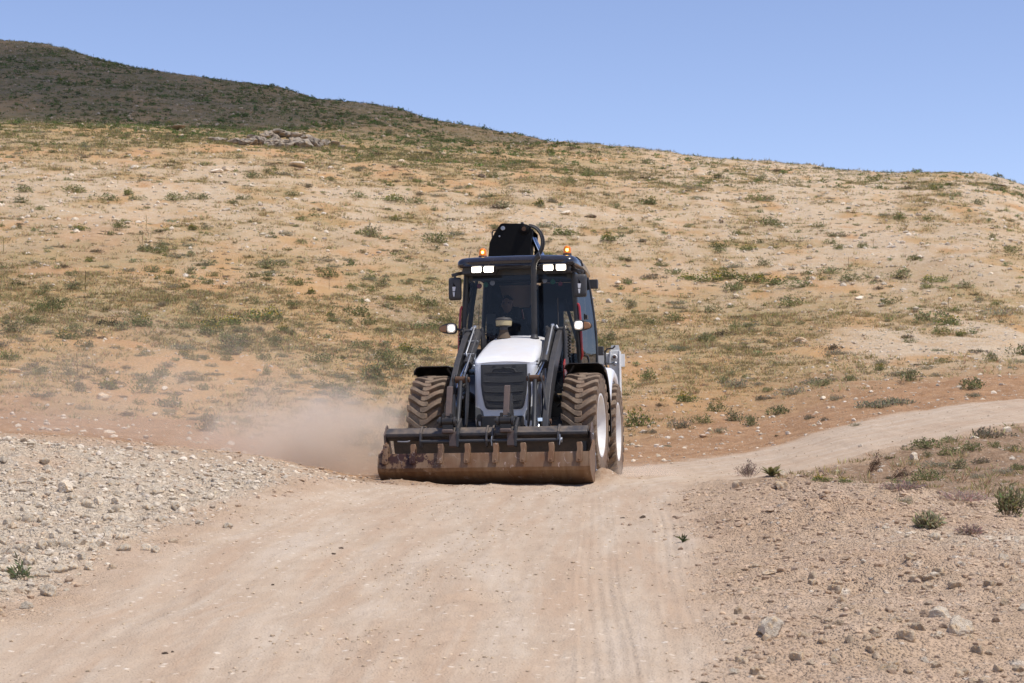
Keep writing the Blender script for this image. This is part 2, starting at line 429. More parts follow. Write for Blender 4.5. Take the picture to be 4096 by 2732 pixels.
# engine side panels and nose under the bonnet seam
rows = []
for (y, w, top, bot, in_) in [(-.555, .288, 1.388, .66, .0), (-.555, .318, 1.388, .635, .0), (-.545, .345, 1.388, .615, 0), (-.52, .364, 1.388, .60, 0), (-.46, .376, 1.392, .60, 0), (-.2, .383, 1.404, .62, 0), (.1, .386, 1.444, .66, 0), (.4, .387, 1.514, .7, 0), (.93, .38, 1.595, .74, 0)]:
    r_ = [(HX + w * .82, y, bot), (HX + w * .96, y, bot + .03), (HX + w, y, bot + .12)] + [(HX + w, y, bot + .12 + (top - bot - .12) * k / 6) for k in range(1, 7)]
    r_ += [(HX + w * .5, y, top - .002), (HX, y, top - .002)]
    rows.append(r_ + [(2 * HX - p[0], p[1], p[2]) for p in r_[-2::-1]])
mb = MB().grid(rows); n = len(rows[0]); mb.f.append(tuple(range(n))[::-1])
nose = mb.build('nose_panel', M['white'], LD, 38)
# grille panel: frame, perforated sheet, ridges
def gpoly(g):
    P = [(.285 - g, 1.392 - g), (.285 - g, 1.14), (.272 - g, 1.03), (.243 - g, .90), (.228 - g, .862 + g * .6), (.205 - g, .846 + g), (.15, .842 + g)]
    return [(HX + x, z) for x, z in P] + [(HX - x, z) for x, z in P[::-1]]
mb = MB().prism(gpoly(0), 'xz', -.574, -.54); mb.build('grille_frame', M['plastic'], nose, bevel=.006)
gr = MB().prism(gpoly(.022), 'xz', -.578, -.55).build('grille', M['grille'], nose, bevel=.003)
mb = MB()
for z0, w in ((1.292, .245), (1.175, .255), (1.055, .245), (.945, .215)):
    pts = [(HX + w * t, -.579, z0 - .012 * (1 - t * t) + .006) for t in np.linspace(-1, 1, 13)]
    mb.tube(pts, [.001] + [.004] * 11 + [.001], 8)
    mb.tube([(p[0], p[1] + .002, p[2] - .03) for p in pts], [.001] + [.003] * 11 + [.001], 8)
pts = [(HX + x, -.579, z) for x, z in ((-.15, 1.285), (-.13, 1.325), (-.10, 1.338), (.0, 1.342), (.10, 1.338), (.13, 1.325), (.15, 1.285))]
mb.tube(pts, .007, 8)
mb.build('grille_ridges', M['grilleridge'], gr)
mb = MB().lathe([(.014, 0), (.014, .012), (.006, .014)], (HX, -.592, 1.365), 'y', 16); mb.box((HX - .12, -.58, 1.377), (.035, .006, .006)); mb.box((HX + .13, -.58, 1.377), (.05, .006, .006))
mb.build('grille_latch', M['plastic'], gr)
# lamp pockets low on the nose corners: flat plates, grey imitates recess shade
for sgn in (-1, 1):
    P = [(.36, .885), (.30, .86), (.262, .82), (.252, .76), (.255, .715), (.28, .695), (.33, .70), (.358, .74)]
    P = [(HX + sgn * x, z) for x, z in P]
    pk = MB().prism(P, 'xz', -.5565, -.50).build('pocket_shade_plate', M['consolegrey'], nose, bevel=.004)
    mb = MB().lathe([(.036, .0), (.036, .014), (.030, .014), (.026, .004), (.0, .004)], (HX + sgn * .302, -.57, .752), 'y', 24)
    mb.build('fog_lamp', M['black'], pk)
# bonnet hinge stops, grey lettering plate on the engine side
mb = MB()
for sgn in (-1, 1): mb.lathe([(.012, 0), (.012, .02), (.006, .024)], (HX + sgn * .375, -.42, 1.43), 'x', 10)
mb.build('rubber_stop', M['rubber'], bon)
mb = MB(); xs = HX + .389
for (y0, y1, z0, z1) in ((-.33, -.29, 1.16, 1.37), (-.33, -.17, 1.33, 1.37), (-.33, -.20, 1.24, 1.28), (-.10, -.06, 1.18, 1.39), (-.10, .06, 1.18, 1.22), (.12, .16, 1.2, 1.42), (.12, .26, 1.38, 1.42), (.22, .26, 1.2, 1.42)):
    mb.box((xs, (y0 + y1) / 2, (z0 + z1) / 2), (.006, y1 - y0, z1 - z0))
mb.build('side_lettering', M['greydecal'], nose, 0)

# ---- exhaust stack and air pre-cleaner standing on the bonnet
mb = MB(); ex, ey = .252, .5
pts = [(ex, ey, 1.76), (ex, ey, 2.0), (ex, ey, 2.4), (ex, ey, 2.70), (ex + .006, ey, 2.745), (ex + .02, ey, 2.785), (ex + .045, ey - .005, 2.82), (ex + .085, ey - .01, 2.855)]
mb.tube(pts, [.037] * 6 + [.037, .036], 20)
n = len(mb.v)      # slanted mouth: lower side of the last ring is pulled back
for i in range(n - 20, n):
    x, y, z = mb.v[i]; d = (x - (ex + .085)) * .707 - (z - 2.855) * .707
    mb.v[i] = (x - .35 * max(d, -.02), y, z - .6 * max(d, -.04) * 1.0)
st = mb.build('exhaust_stack', M['black'], LD, 50)
MB().lathe([(.062, 0), (.058, .018), (.045, .03), (.04, .06)], (ex, ey, 1.785), 'z', 24).build('exhaust_collar', M['plastic'], st)
px, py = -.148, .55
pc = MB().lathe([(.095, 1.80), (.085, 1.825), (.065, 1.86), (.056, 1.89), (.055, 1.91)], (px, py, 0), 'z', 28).build('air_precleaner', M['dustbrown'], LD, 60)
MB().lathe([(.05, 1.905), (.052, 1.95), (.08, 1.955), (.095, 1.962), (.085, 1.968)], (px, py, 0), 'z', 28).build('neck', M['plastic'], pc, 50)
MB().lathe([(.094, 1.964), (.099, 1.968), (.106, 2.028), (.104, 2.034)], (px, py, 0), 'z', 32).build('bowl', M['tan'], pc, 40)
MB().lathe([(.109, 2.03), (.110, 2.042), (.105, 2.048), (.085, 2.068), (.05, 2.074), (.012, 2.076), (.010, 2.088)], (px, py, 0), 'z', 32).build('lid', M['plastic'], pc, 40)

# ---- cab
def px_(z):      # half width of the cab at the front posts
    return .70 + .075 * max(0, min(1, (2.72 - z) / 1.2))
cab = MB()
for sgn in (-1, 1):
    cab.tube([(sgn * px_(z), .98 + .03 * (z < 1.4), z) for z in (2.74, 2.4, 2.0, 1.6)] + [(sgn * .765, 1.02, 1.45), (sgn * .70, 1.03, 1.1), (sgn * .62, 1.03, .85)], .034, 10)
    cab.tube([(sgn * x, 2.12, z) for x, z in ((.76, 2.74), (.815, 2.4), (.862, 2.0), (.874, 1.6), (.855, 1.35), (.78, 1.2))], .024, 10); cab.tube([(sgn * x, 2.5, z) for x, z in ((.70, 2.76), (.72, 2.4), (.74, 2.0), (.74, 1.6), (.74, 1.2))], .03, 10)
    cab.tube([(sgn * .70, .98, 2.74), (sgn * .71, 1.7, 2.77), (sgn * .70, 2.5, 2.76)], .03, 10)
    cab.tube([(sgn * .62, 1.03, .85), (sgn * .66, 1.7, .85), (sgn * .68, 2.1, 1.25), (sgn * .74, 2.5, 1.3)], .03, 10)
cab.tube([(-.70, .98, 2.74), (.70, .98, 2.74)], .035, 10); cab.tube([(-.70, 2.5, 2.76), (.70, 2.5, 2.76)], .03, 10)
cab.tube([(-.74, 1.01, 1.40), (.74, 1.01, 1.40)], .022, 10)
cab.box((0, .99, 2.655), (1.34, .04, .10))
cabf = cab.build('cab_frame', M['black'], LD, 50)
mb = MB(); mb.box((0, 1.75, .98), (1.16, 1.4, .06)); mb.box((0, 2.46, 1.38), (1.36, .06, .36)); mb.box((-.36, 1.2, 1.15), (.10, .25, .35)); mb.box((.36,1.2,1.15),(.10,.25,.35))
mb.box((0, 1.1, 1.22), (.40, .14, .46)); mb.box((0, 1.6, 2.73), (1.32, 1.1, .03))
fl = mb.build('cab_lining', M['interior'], cabf, bevel=.01)
mb = MB(); mb.box((-.56, 2.08, 1.40), (.16, .7, .5)); mb.build('side_console', M['interior'], cabf, bevel=.03)
# grey panel with two round speakers behind the screen
mb = MB(); mb.box((-.53, 1.9, 1.95), (.13, .03, .62)); pn = mb.build('trim_panel', M['consolegrey'], cabf, bevel=.01)
mb = MB(); mb.lathe([(.05, 0), (.05, .02)], (-.535, 1.868, 2.07), 'y', 20); mb.lathe([(.05, 0), (.05, .02)], (-.535, 1.868, 1.91), 'y', 20); mb.build('speaker_grille', M['black'], pn)
# roof: rounded shell with a visor
rows = []
def roof_sec(y, w, zt, zb, r):
    pts = [(w - .03, zb), (w, zb + .02)]
    for k in range(0, 6):
        a = R(90 * k / 5); pts.append((w - r + r * math.cos(a), zt - r * .75 + r * .75 * math.sin(a)))
    pts += [(w * .5, zt + .012), (0, zt + .016)]
    full = pts + [(-x, z) for x, z in pts[-2::-1]]
    return [(x, y, z) for x, z in full]
for (y, w, zt, zb, r) in [(.60, .60, 2.775, 2.755, .015), (.585, .68, 2.80, 2.75, .03), (.60, .725, 2.828, 2.748, .06), (.66, .76, 2.862, 2.745, .09), (.8, .785, 2.885, 2.745, .12), (1.2, .80, 2.905, 2.75, .13), (1.8, .79, 2.915, 2.76, .13), (2.4, .77, 2.90, 2.77, .13), (2.6, .74, 2.87, 2.78, .09), (2.64, .70, 2.84, 2.80, .04)]:
    rows.append(roof_sec(y, w, zt, zb, r))
mb = MB().grid(rows); n = len(rows[0]); mb.f.append(tuple(range(n))[::-1]); mb.f.append(tuple(len(mb.v) - n + i for i in range(n)))
for i in range(len(rows) - 1): mb.f.append((i * n, (i + 1) * n, (i + 1) * n + n - 1, i * n + n - 1))
roof = mb.build('cab_roof', M['navy'], LD, 45)
mb = MB(); mb.prism([(-.70, 2.755), (-.72, 2.665), (-.32, 2.665), (-.26, 2.735), (.30, 2.735), (.36, 2.665), (.70, 2.665), (.69, 2.755)], 'xz', .70, .97)
lb = mb.build('light_bar', M['plastic'], roof, bevel=.01)
mb = MB(); mb.box((.02, .95, 2.70), (1.30, .03, .07)); mb.build('visor_band', M['black'], roof)
for x in (-.517, -.358, .418, .583):
    P = rrect(.150, .098, .022, 5, x, 2.715)
    h = MB().prism(P, 'xz', .672, .75).build('work_light', M['black'], LD, bevel=.004)
    P = rrect(.124, .076, .016, 5, x, 2.715)
    MB().prism(P, 'xz', .660, .680).build('lit_lens', M['lamp'], h, bevel=.006)
for x, kx in ((-.486, -1), (.627, 1)):
    b = MB().lathe([(.055, 2.872), (.06, 2.885), (.062, 2.90), (.058, 2.912), (.055, 2.932), (.045, 2.934)], (x, 1.0, 0), 'z', 24).build('beacon', M['rubber'], LD, 40)
    MB().lathe([(.051, 2.932), (.050, 2.98), (.046, 3.005), (.036, 3.024), (.02, 3.034), (.001, 3.037)], (x, 1.0, 0), 'z', 28).build('amber_dome', M['amber'], b, 50)
    MB().lathe([(.004, 2.955), (.017, 2.965), (.017, 2.985), (.004, 2.994)], (x + .004, .953, 0), 'z', 12).build('lit_bulb', M['amberlit'], b, 50)
    cw = MB()
    for z in (2.872, 2.887):
        cw.tube([(x + .062 * math.cos(a), 1.0 + .062 * math.sin(a), z + .004 * math.sin(14 * a)) for a in np.linspace(0, 2 * PI, 57)], .0075, 6)
    if kx > 0: cw.tube([(x + .06, 1.0, 2.875), (x + .12, 1.02, 2.885), (x + .17, 1.1, 2.845), (x + .18, 1.2, 2.79)], .008, 6)
    cw.build('coiled_cable', M['rubber'], b)
MB().tube([(-.70, 1.0, 2.80), (-.675, 1.0, 2.90), (-.64, 1.0, 3.01)], [.008, .006, .003], 6).build('antenna', M['rubber'], LD)
# glass
def pane(fn, nu, nv, name, mat, parent):
    mb = MB().grid([[fn(u, v) for u in np.linspace(0, 1, nu)] for v in np.linspace(0, 1, nv)])
    return mb.build(name, mat, parent, 60)
pane(lambda u, v: ((2*u - 1) * (px_(2.68 - 1.28 * v) - .02), .975 - .03 * (1 - (2*u-1)**2) , 2.68 - 1.28 * v), 9, 9, 'windscreen', M['screen'], cabf)
for sgn in (-1, 1):
    pane(lambda u, v: (sgn * ((px_(1.38 - .5*v) - .03 - .10 * v) * (1-u) + .30 * u), .995, 1.38 - .5 * v), 2, 4, 'lower_pane', M['screen'], cabf)
    def side(u, v):
        z = 2.70 - 1.28 * v; bulge = .10 * math.sin(min(1, max(0, (2.72 - z) / 1.3)) * PI * .62)
        x0 = px_(z) + .012; x1 = .774 + bulge * 1.05
        return (sgn * (x0 + (x1 - x0) * u ** 1.08), 1.02 + 1.09 * u, z)
    pane(side, 7, 10, 'door_glass', M['sideglass'], cabf)
    def side2(u, v):
        z = 1.41 - .13 * v
        return (sgn * (.765 + .095 * u - .03 * v), 1.02 + 1.09 * u, z)
    pane(side2, 5, 3, 'door_lower_glass', M['sideglass'], cabf)
    mb = MB(); mb.bar((sgn * .775, 1.02, 1.415), (sgn * .872, 2.11, 1.415), .012, .02); mb.box((sgn * .81, 1.32, 2.13), (.02, .10, .075)); mb.box((sgn * .83, 1.35, 2.13), (.03, .14, .05))
    mb.build('door_catch', M['black'], cabf, bevel=.004)
pane(lambda u, v: ((2*u - 1) * .68, 2.49, 2.70 - 1.1 * v), 2, 2, 'rear_window', M['rearglass'], cabf)
mb = MB()
mb.bar((.40, 2.5, 2.5), (.66, 2.5, 1.6), .06, .04)
mb.box((-.49, 2.53, 2.0), (.38, .03, 1.4)); mb.box((-.62, 2.3, 2.0), (.03, .34, 1.4)); mb.box((.13, 2.53, 2.0), (.50, .03, 1.4)); mb.box((-.585, 2.52, 2.53), (.17, .03, .40)); mb.box((.37, 2.52, 2.53), (.60, .03, .40)); mb.box((.2, 2.52, 1.5), (.95, .03, .5))
mb.build('rear_bar_and_blockers', M['interior'], cabf)  # window bar, plus dark panels added to block the bright view behind
mb = MB().prism([(-.50, 2.70), (.06, 2.70), (-.08, 2.39), (-.40, 2.39)], 'xz', 2.42, 2.435); mb.bar((-.33, 2.42, 2.39), (-.38, 2.42, 1.95), .03, .012); mb.build('sun_blind', M['blind'], cabf)
mb = MB(); mb.box((.02, 1.06, 2.60), (.24, .03, .055)); mb.tube([(.02, 1.06, 2.6), (.02, 1.02, 2.70)], .01); mb.build('interior_mirror', M['interior'], cabf, bevel=.012)
# seat, wheel
mb = MB(); mb.box((-.30, 1.95, 1.58), (.46, .46, .14)); mb.box((-.30, 2.16, 1.90), (.44, .13, .60)); mb.box((-.30, 2.18, 2.29), (.26, .10, .17)); mb.box((-.3, 1.98, 1.3), (.3, .3, .5))
mb.build('driver_seat', M['interior'], cabf, bevel=.04)
mb = MB(); cS = Vector((-.26, 1.46, 1.80)); ax = Matrix.Rotation(R(-32), 3, 'X')
mb.tube([cS + ax @ Vector((.19 * math.cos(a), .19 * math.sin(a), 0)) for a in np.linspace(0, 2 * PI, 33)], .014, 8)
for a in (0, 2.1, 4.2): mb.tube([cS, cS + ax @ Vector((.18 * math.cos(a), .18 * math.sin(a), 0))], .011, 6)
mb.tube([cS, cS + Vector((0, -.22, -.58))], .03, 8); mb.build('steering_wheel', M['interior'], cabf)
# wipers, stickers and charms hung behind the screen
mb = MB(); mb.tube([(-.53, .93, 1.93), (-.30, .925, 1.83), (-.18, .92, 1.79)], .009, 6); mb.tube([(-.50, .93, 1.945), (-.25, .925, 1.84)], .006, 6); mb.tube([(-.53, .93, 1.93), (-.54, .945, 2.05), (-.53, .945, 2.30)], .005, 6)
mb.tube([(.50, .955, 2.35), (.505, .95, 2.0), (.52, .945, 1.72)], .009, 6)
mb.build('wiper', M['plastic'], cabf)
for x, z, c_, r_ in ((-.545, 2.545, M['red'], .035), (-.46, 2.56, 'green', .036), (-.37, 2.58, M['decal'], .034), (.32, 2.595, M['decal'], .034), (.425, 2.575, 'green', .036), (.525, 2.545, M['red'], .03), (.52, 2.635, 'green', .032)):
    if c_ == 'green':
        if 'green' not in M: M['green'] = simple('green_felt', (.06, .28, .16), .8)
        c_ = M['green']
    mb = MB().lathe([(.001, -.006), (r_ * .8, -.006), (r_, 0), (r_ * .8, .006), (.001, .006)], (x, 1.05, z), 'y', 14); mb.tube([(x, 1.05, z + r_), (x, 1.05, 2.68)], .0015, 4)
    mb.build('hanging_charm', c_, cabf)
# mirrors
for sgn in (-1, 1):
    x, z = sgn * .817, 2.483
    rows = []
    for (y, k) in ((.80, .93), (.795, 1.0), (.76, 1.0), (.735, .95), (.722, .84), (.718, .6), (.717, .2)):
        rows.append([(p[0], y, p[1]) for p in rrect(.165 * k, .295 * k, .03, 5, x, z)])
    mb = MB().grid(rows, closed=True); n = len(rows[0]); mb.f.append(tuple(range(n))); mb.f.append(tuple(len(mb.v) - n + i for i in range(n))[::-1])
    mir = mb.build('side_mirror', M['plastic'], LD, 40)
    mb = MB(); mb.bar((sgn * .70, .86, 2.705), (sgn * .80, .78, 2.675), .05, .045); mb.bar((sgn * .79, .785, 2.675), (sgn * .86, .765, 2.66), .05, .04); mb.tube([(x, .765, 2.66), (x, .765, 2.61)], .018, 8)
    mb.build('mirror_arm', M['plastic'], mir, bevel=.008)
    xd = x - .004 if sgn < 0 else x - .005
    mb = MB().prism([(xd - .022, 2.505), (xd + .022, 2.505), (xd + .012 , 2.447), (xd - .018, 2.447)], 'xz', .7155, .719)
    mb.prism([(xd - .018, 2.436), (xd + .012, 2.436), (xd + .004, 2.378), (xd - .010, 2.378)], 'xz', .7155, .719); mb.build('white_mark', M['decal'], mir, 0)
# headlights on stalks
for sgn in (-1, 1):
    x, z = (-.872 if sgn < 0 else .795), 1.968
    rows = []
    for y, k in ((.74, .96), (.745, 1.0), (.79, 1.0), (.86, .86), (.90, .55), (.91, .2)):
        sec = []
        for t_ in np.linspace(0, 2 * PI, 25)[:-1]:
            cx, cz = math.cos(t_), math.sin(t_)
            w_ = .075 if cx * sgn < 0 else .165       # the outer end runs out into a point
            q = abs(cx) ** .8 * (1 if cx > 0 else -1); hz = .074 * (abs(cz) ** .7) * (1 if cz > 0 else -1) * (1 - .35 * max(0, cx * sgn))
            sec.append((x + q * w_ * k, y + .05 * max(0, cx * sgn), z + hz * k))
        rows.append(sec)
    mb = MB().grid(rows, closed=True); n = 24; mb.f.append(tuple(range(n))); mb.f.append(tuple(len(mb.v) - n + i for i in range(n))[::-1])
    hl = mb.build('headlight', M['plastic'], LD, 45)
    ln = MB().prism(rrect(.112, .112, .036, 6, x - sgn * .005, z), 'xz', .732, .76).build('lit_glass', M['headglass'], hl, bevel=.01)
    MB().lathe([(.036, .0), (.028, -.008), (.001, -.012)], (x - sgn * .008, .733, z), 'y', 16, close=False).build('bulb_glow', M['bulb'], ln)
    MB().prism([(x + sgn * .062, z + .048), (x + sgn * .135, z + .032), (x + sgn * .155, z), (x + sgn * .135, z - .036), (x + sgn * .062, z - .05)], 'xz', .755, .81).build('indicator', M['orange'], hl, bevel=.008)
    mb = MB().tube([(x - sgn * .05, .85, z), (sgn * .76, .93, z - .01), (sgn * .74, 1.0, z)], .014, 8); mb.build('lamp_stalk', M['plastic'], hl)
# red grab handles, door pulls, small work lamps on the posts
for sgn in (-1, 1):
    x = sgn * .775
    mb = MB(); mb.tube([(x - sgn * .05, .985, 2.275), (x - sgn * .01, .965, 2.265), (x + sgn * .005, .96, 2.225), (x + sgn * .02, .955, 2.0), (x + sgn * .03, .955, 1.75), (x + sgn * .035, .96, 1.60), (x + sgn * .02, .975, 1.555), (x - sgn * .02, 1.0, 1.53)], .0165, 10)
    mb.build('grab_handle', M['red'], LD)
    mb = MB(); mb.tube([(sgn * .80, 1.25, 1.62), (sgn * .845, 1.25, 1.61), (sgn * .86, 1.25, 1.56), (sgn * .86, 1.25, 1.46), (sgn * .835, 1.25, 1.42), (sgn * .79, 1.25, 1.40)], .014, 8)
    mb.build('door_pull', M['black'], LD)
    for (y, z, xx) in ((2.2, 2.66, .84), (2.85, 1.80, .84)):
        mb = MB().box((sgn * xx, y, z), (.11, .11, .12)); mb.tube([(sgn * (xx - .02), y, z), (sgn * (xx - .12), y - .02, z)], .02, 8)
        mb.build('corner_lamp', M['plastic'], LD, bevel=.018)
    mb = MB().box((sgn * .70, 2.9, 1.60), (.08, .08, .5)); mb.build('lamp_post', M['black'], LD)

# ---- loader arms with cylinders and links
for sgn in (-1, 1):
    arm = MB()
    path = [(.60, 1.86), (.30, 1.74), (-.30, 1.36), (-.72, 1.02), (-1.02, .66), (-1.12, .45)]
    wd = [.07, .10, .12, .115, .10, .06]
    up = [(y - w * .45, z + w * .9) for (y, z), w in zip(path, wd)]; lo = [(y + w * .45, z - w * .9) for (y, z), w in zip(path, wd)]
    arm.prism(up + lo[::-1], 'yz', sgn * .555, sgn * .625)
    a = arm.build('loader_arm', M['arm'], LD, 30, bevel=.006)
    # tower plates in front of the cab
    mb = MB().prism([(.40, 1.93), (.50, 1.95), (.74, 1.80), (.80, .85), (.42, .85), (.40, 1.5)], 'yz', sgn * .635, sgn * .66)
    mb.prism([(.42, 1.93), (.50, 1.95), (.74, 1.80), (.80, .85), (.48, .85), (.45, 1.5)], 'yz', sgn * .405, sgn * .43)
    mb.tube([(sgn * .40, .48, 1.90), (sgn * .665, .48, 1.90)], .03, 12)
    mb.build('loader_tower', M['arm'], LD, 30, bevel=.004)
    # tilt cylinder: barrel, rod, pipe, clamps
    A = Vector((sgn * .468, .46, 1.885)); B = Vector((sgn * .480, -.30, 1.405)); P_ = Vector((sgn * .452, -.90, 1.19))
    cyl = MB().tube([A, A.lerp(B, .06), A.lerp(B, .94), A.lerp(B, .945), B], [.045, .056, .056, .062, .062], 20).build('tilt_cylinder', M['arm'], LD, 40)
    MB().tube([A.lerp(B, .9), B.lerp(P_, .97)], .031, 16).build('cylinder_rod', M['chrome'], cyl)
    MB().tube([B, B + (P_ - B).normalized() * .004], .055, 16).build('gland', M['black'], cyl)
    d = (B - A).normalized(); nrm = Vector((0, -d.z, d.y)) if (-d.z) < 0 else Vector((0, d.z, -d.y)); nrm = Vector((0, d.z, -d.y)); nrm = nrm if nrm.z > 0 else -nrm
    ox = -.035 if sgn < 0 else .028
    p0 = A + nrm * .075 + Vector((ox, 0, .0)); p1 = A.lerp(B, .80) + nrm * .078 + Vector((ox, 0, 0))
    mb = MB().tube([A + nrm * .02 + Vector((ox, 0, .02)), p0, p1, A.lerp(B, .83) + nrm * .045 + Vector((ox * .6, 0, 0))], .0105, 8)
    mb.lathe([(.02, -.015), (.024, 0), (.02, .02)], A + nrm * .06 + Vector((ox, 0, .01)), 'z', 10)
    mb.build('hydraulic_pipe', M['steel'], cyl)
    if sgn < 0:
        for t_ in (.42, .80):
            c = A.lerp(B, t_) + nrm * .062; MB().box(c, (.13, .02, .018), Matrix.Rotation(R(30), 3, 'X')).build('pipe_clamp', M['steel'], cyl)
        q0 = A.lerp(B, .35) + nrm * .075 + Vector((.035, 0, 0)); q1 = A.lerp(B, .80) + nrm * .078 + Vector((.03, 0, 0))
        MB().tube([q0, q1], .016, 8).build('indicator_tube', M['plastic'], cyl); MB().tube([q1, P_ + Vector((.02, .15, .10))], .008, 8).build('indicator_rod', M['steel'], cyl)
    MB().tube([A + Vector((sgn * .03, .05, .02)), A + Vector((sgn * .075, .0, .055)), A + Vector((sgn * .09, -.02, .02))], .016, 8).build('pipe_elbow', M['steel'], cyl)
    # lift cylinder below the arm
    L0 = Vector((sgn * .52, .52, 1.02)); L1 = Vector((sgn * .53, -.25, 1.08)); L2 = Vector((sgn * .53, -.62, 1.02))
    lc = MB().tube([L0, L1], .05, 16).build('lift_cylinder', M['arm'], LD, 40); MB().tube([L1, L2], .028, 12).build('cylinder_rod', M['chrome'], lc)
    # bell crank: two plates, rusty hub, pins, push tube to the bucket
    bc = MB()
    for dx in (-.075, .075):
        pl = [(-.985, 1.20), (-.96, 1.245), (-.89, 1.255), (-.84, 1.22), (-.80, 1.10), (-.83, .90), (-.93, .66), (-1.02, .60), (-1.06, .64), (-1.02, .85), (-.95, 1.05)]
        xo = sgn * .452 + dx; shift = (sgn * .10 if dx * sgn > 0 else .0)
        n0 = len(bc.v); bc.prism(pl, 'yz', xo - .009, xo + .009)
        for i in range(n0, len(bc.v)):
            x, y, z = bc.v[i]; bc.v[i] = (x + shift * max(0, (1.2 - z) / .55), y, z)
    o = bc.build('bell_crank', M['arm'], LD, 30, bevel=.004)
    MB().tube([P_ + Vector((-.066, 0, 0)), P_ + Vector((.066, 0, 0))], .042, 18).build('rusty_hub', M['rust'], o, 40)
    mb = MB()
    for dx in (-.094, .094): mb.lathe([(.03, -.012), (.034, 0), (.03, .012)], P_ + Vector((dx, 0, 0)), 'x', 14)
    mb.lathe([(.03, -.012), (.034, 0), (.03, .012)], (sgn * .452 + sgn * .19, -1.0, .665), 'x', 14)
    mb.build('crank_pin', M['rust'], o)
    MB().tube([P_ + Vector((-sgn * .0, -.02, -.02)), (sgn * .462, -1.13, .58), (sgn * .465, -1.2, .50)], .029, 14).build('push_tube', M['steel'] if 0 else M['arm'], o)
    mb = MB().tube([P_ + Vector((sgn * .06, .16, .03)), (sgn * .53, -.90, .80), (sgn * .50, -1.08, .58)], .013, 8); mb.box((sgn * .515, -1.02, .69), (.07, .05, .04)); mb.build('bright_rod', M['chrome'], o)
# hoses, red bracket, filter and fittings between arm and wheel
mb = MB().prism([(.10, 1.42), (.22, 1.50), (.30, 1.42), (.32, 1.02), (.16, 1.0)], 'yz', .665, .68); mb.build('red_bracket', M['red'], LD)
fil = MB().lathe([(.02, -.06), (.10, -.05), (.105, .0), (.10, .07), (.02, .08)], (.68, .35, 1.06), 'x', 20).build('filter_canister', M['greywhite'], LD)
H_ = lambda P, r: MB().tube(P, r, 8).build('hydraulic_hose', M['rubber'], LD)
H_([(.60, .2, 1.20), (.66, .05, 1.16), (.75, .0, 1.06), (.70, -.02, .96), (.60, .05, .9)], .016); H_([(.62, .2, 1.12), (.70, .1, 1.10), (.78, .1, 1.02), (.74, .05, .98)], .012); H_([(-.6, .2, 1.2), (-.68, .02, 1.1), (-.66, -.02, .95), (-.58, .1, .85)], .016)
for sgn in (-1, 1):
    pts = []
    for k in range(41): pts.append((sgn * (.70 + .014 * math.cos(k * 1.25)), .48 + .014 * math.sin(k * 1.25), 1.86 - .32 * k / 40))
    H_([(sgn * .66, .5, 1.9), (sgn * .69, .47, 1.9)] + pts, .012)
mb = MB().box((.70, .30, .72), (.14, .22, .36)); sb = mb.build('side_step', M['black'], LD, bevel=.015)
MB().lathe([(.033, 0), (.036, -.02), (.026, -.022), (.024, -.005), (.001, -.004)], (.68, .185, .72), 'y', 18, close=False).build('filler_ring', M['steel'], sb)
mb = MB().box((.60, -.42, .62), (.07, .02, .05)); mb.build('marker_lamp', M['orange'], LD)

# ---- bucket: back blade with beam, hinged front shell with teeth
X0, X1 = -1.245, 1.185
bk = MB().plate([(-1.842, .285), (-1.872, .20), (-1.888, .115), (-1.868, .075), (-1.81, .035), (-1.72, -.01), (-1.60, -.055), (-1.45, -.09)], 'yz', X0, X1, .022)
bucket = bk.build('loader_bucket', M['bucket'], LD, 24)
ck = [(-1.832, .285), (-1.72, .30), (-1.52, .39), (-1.44, .43), (-1.36, .42), (-1.33, .34), (-1.36, .1), (-1.42, -.09), (-1.60, -.053), (-1.72, -.008), (-1.807, .037), (-1.865, .077), (-1.885, .117), (-1.870, .20)]
for x in (X0 - .011, X1 + .011): MB().prism(ck, 'yz', x - .010, x + .010).build('bucket_cheek', M['bucket'], bucket, 0, bevel=.003)
for tx in (-1.170, -.850, -.528, -.215, .115, .434, .758, 1.082):
    P = [(-.030, .165), (-.036, .19), (-.034, .27), (-.024, .30), (-.028, .335), (-.034, .375), (-.03, .392), (.028, .394), (.033, .375), (.030, .34), (.024, .305), (.033, .27), (.036, .19), (.028, .165)]
    th = MB().prism([(tx + x, z) for x, z in P], 'xz', -1.925, -1.895)
    th.v = [(x, y + .045 * (z - .21) / .08 * (z > .21) * .6 + .0 , z) for x, y, z in th.v]
    tt = th.build('bucket_tooth', M['bucket'], bucket, 30, bevel=.006)
    mb = MB()
    for z in (.195, .235): mb.lathe([(.013, .0), (.013, -.008), (.009, -.012)], (tx, -1.915 + .02 * (z > .21), z), 'y', 12)
    mb.prism([(-1.87, .27), (-1.82, .285), (-1.80, .345), (-1.83, .37)], 'yz', tx - .022, tx + .034)
    mb.build('tooth_bolt', M['bucket'], tt, 30)
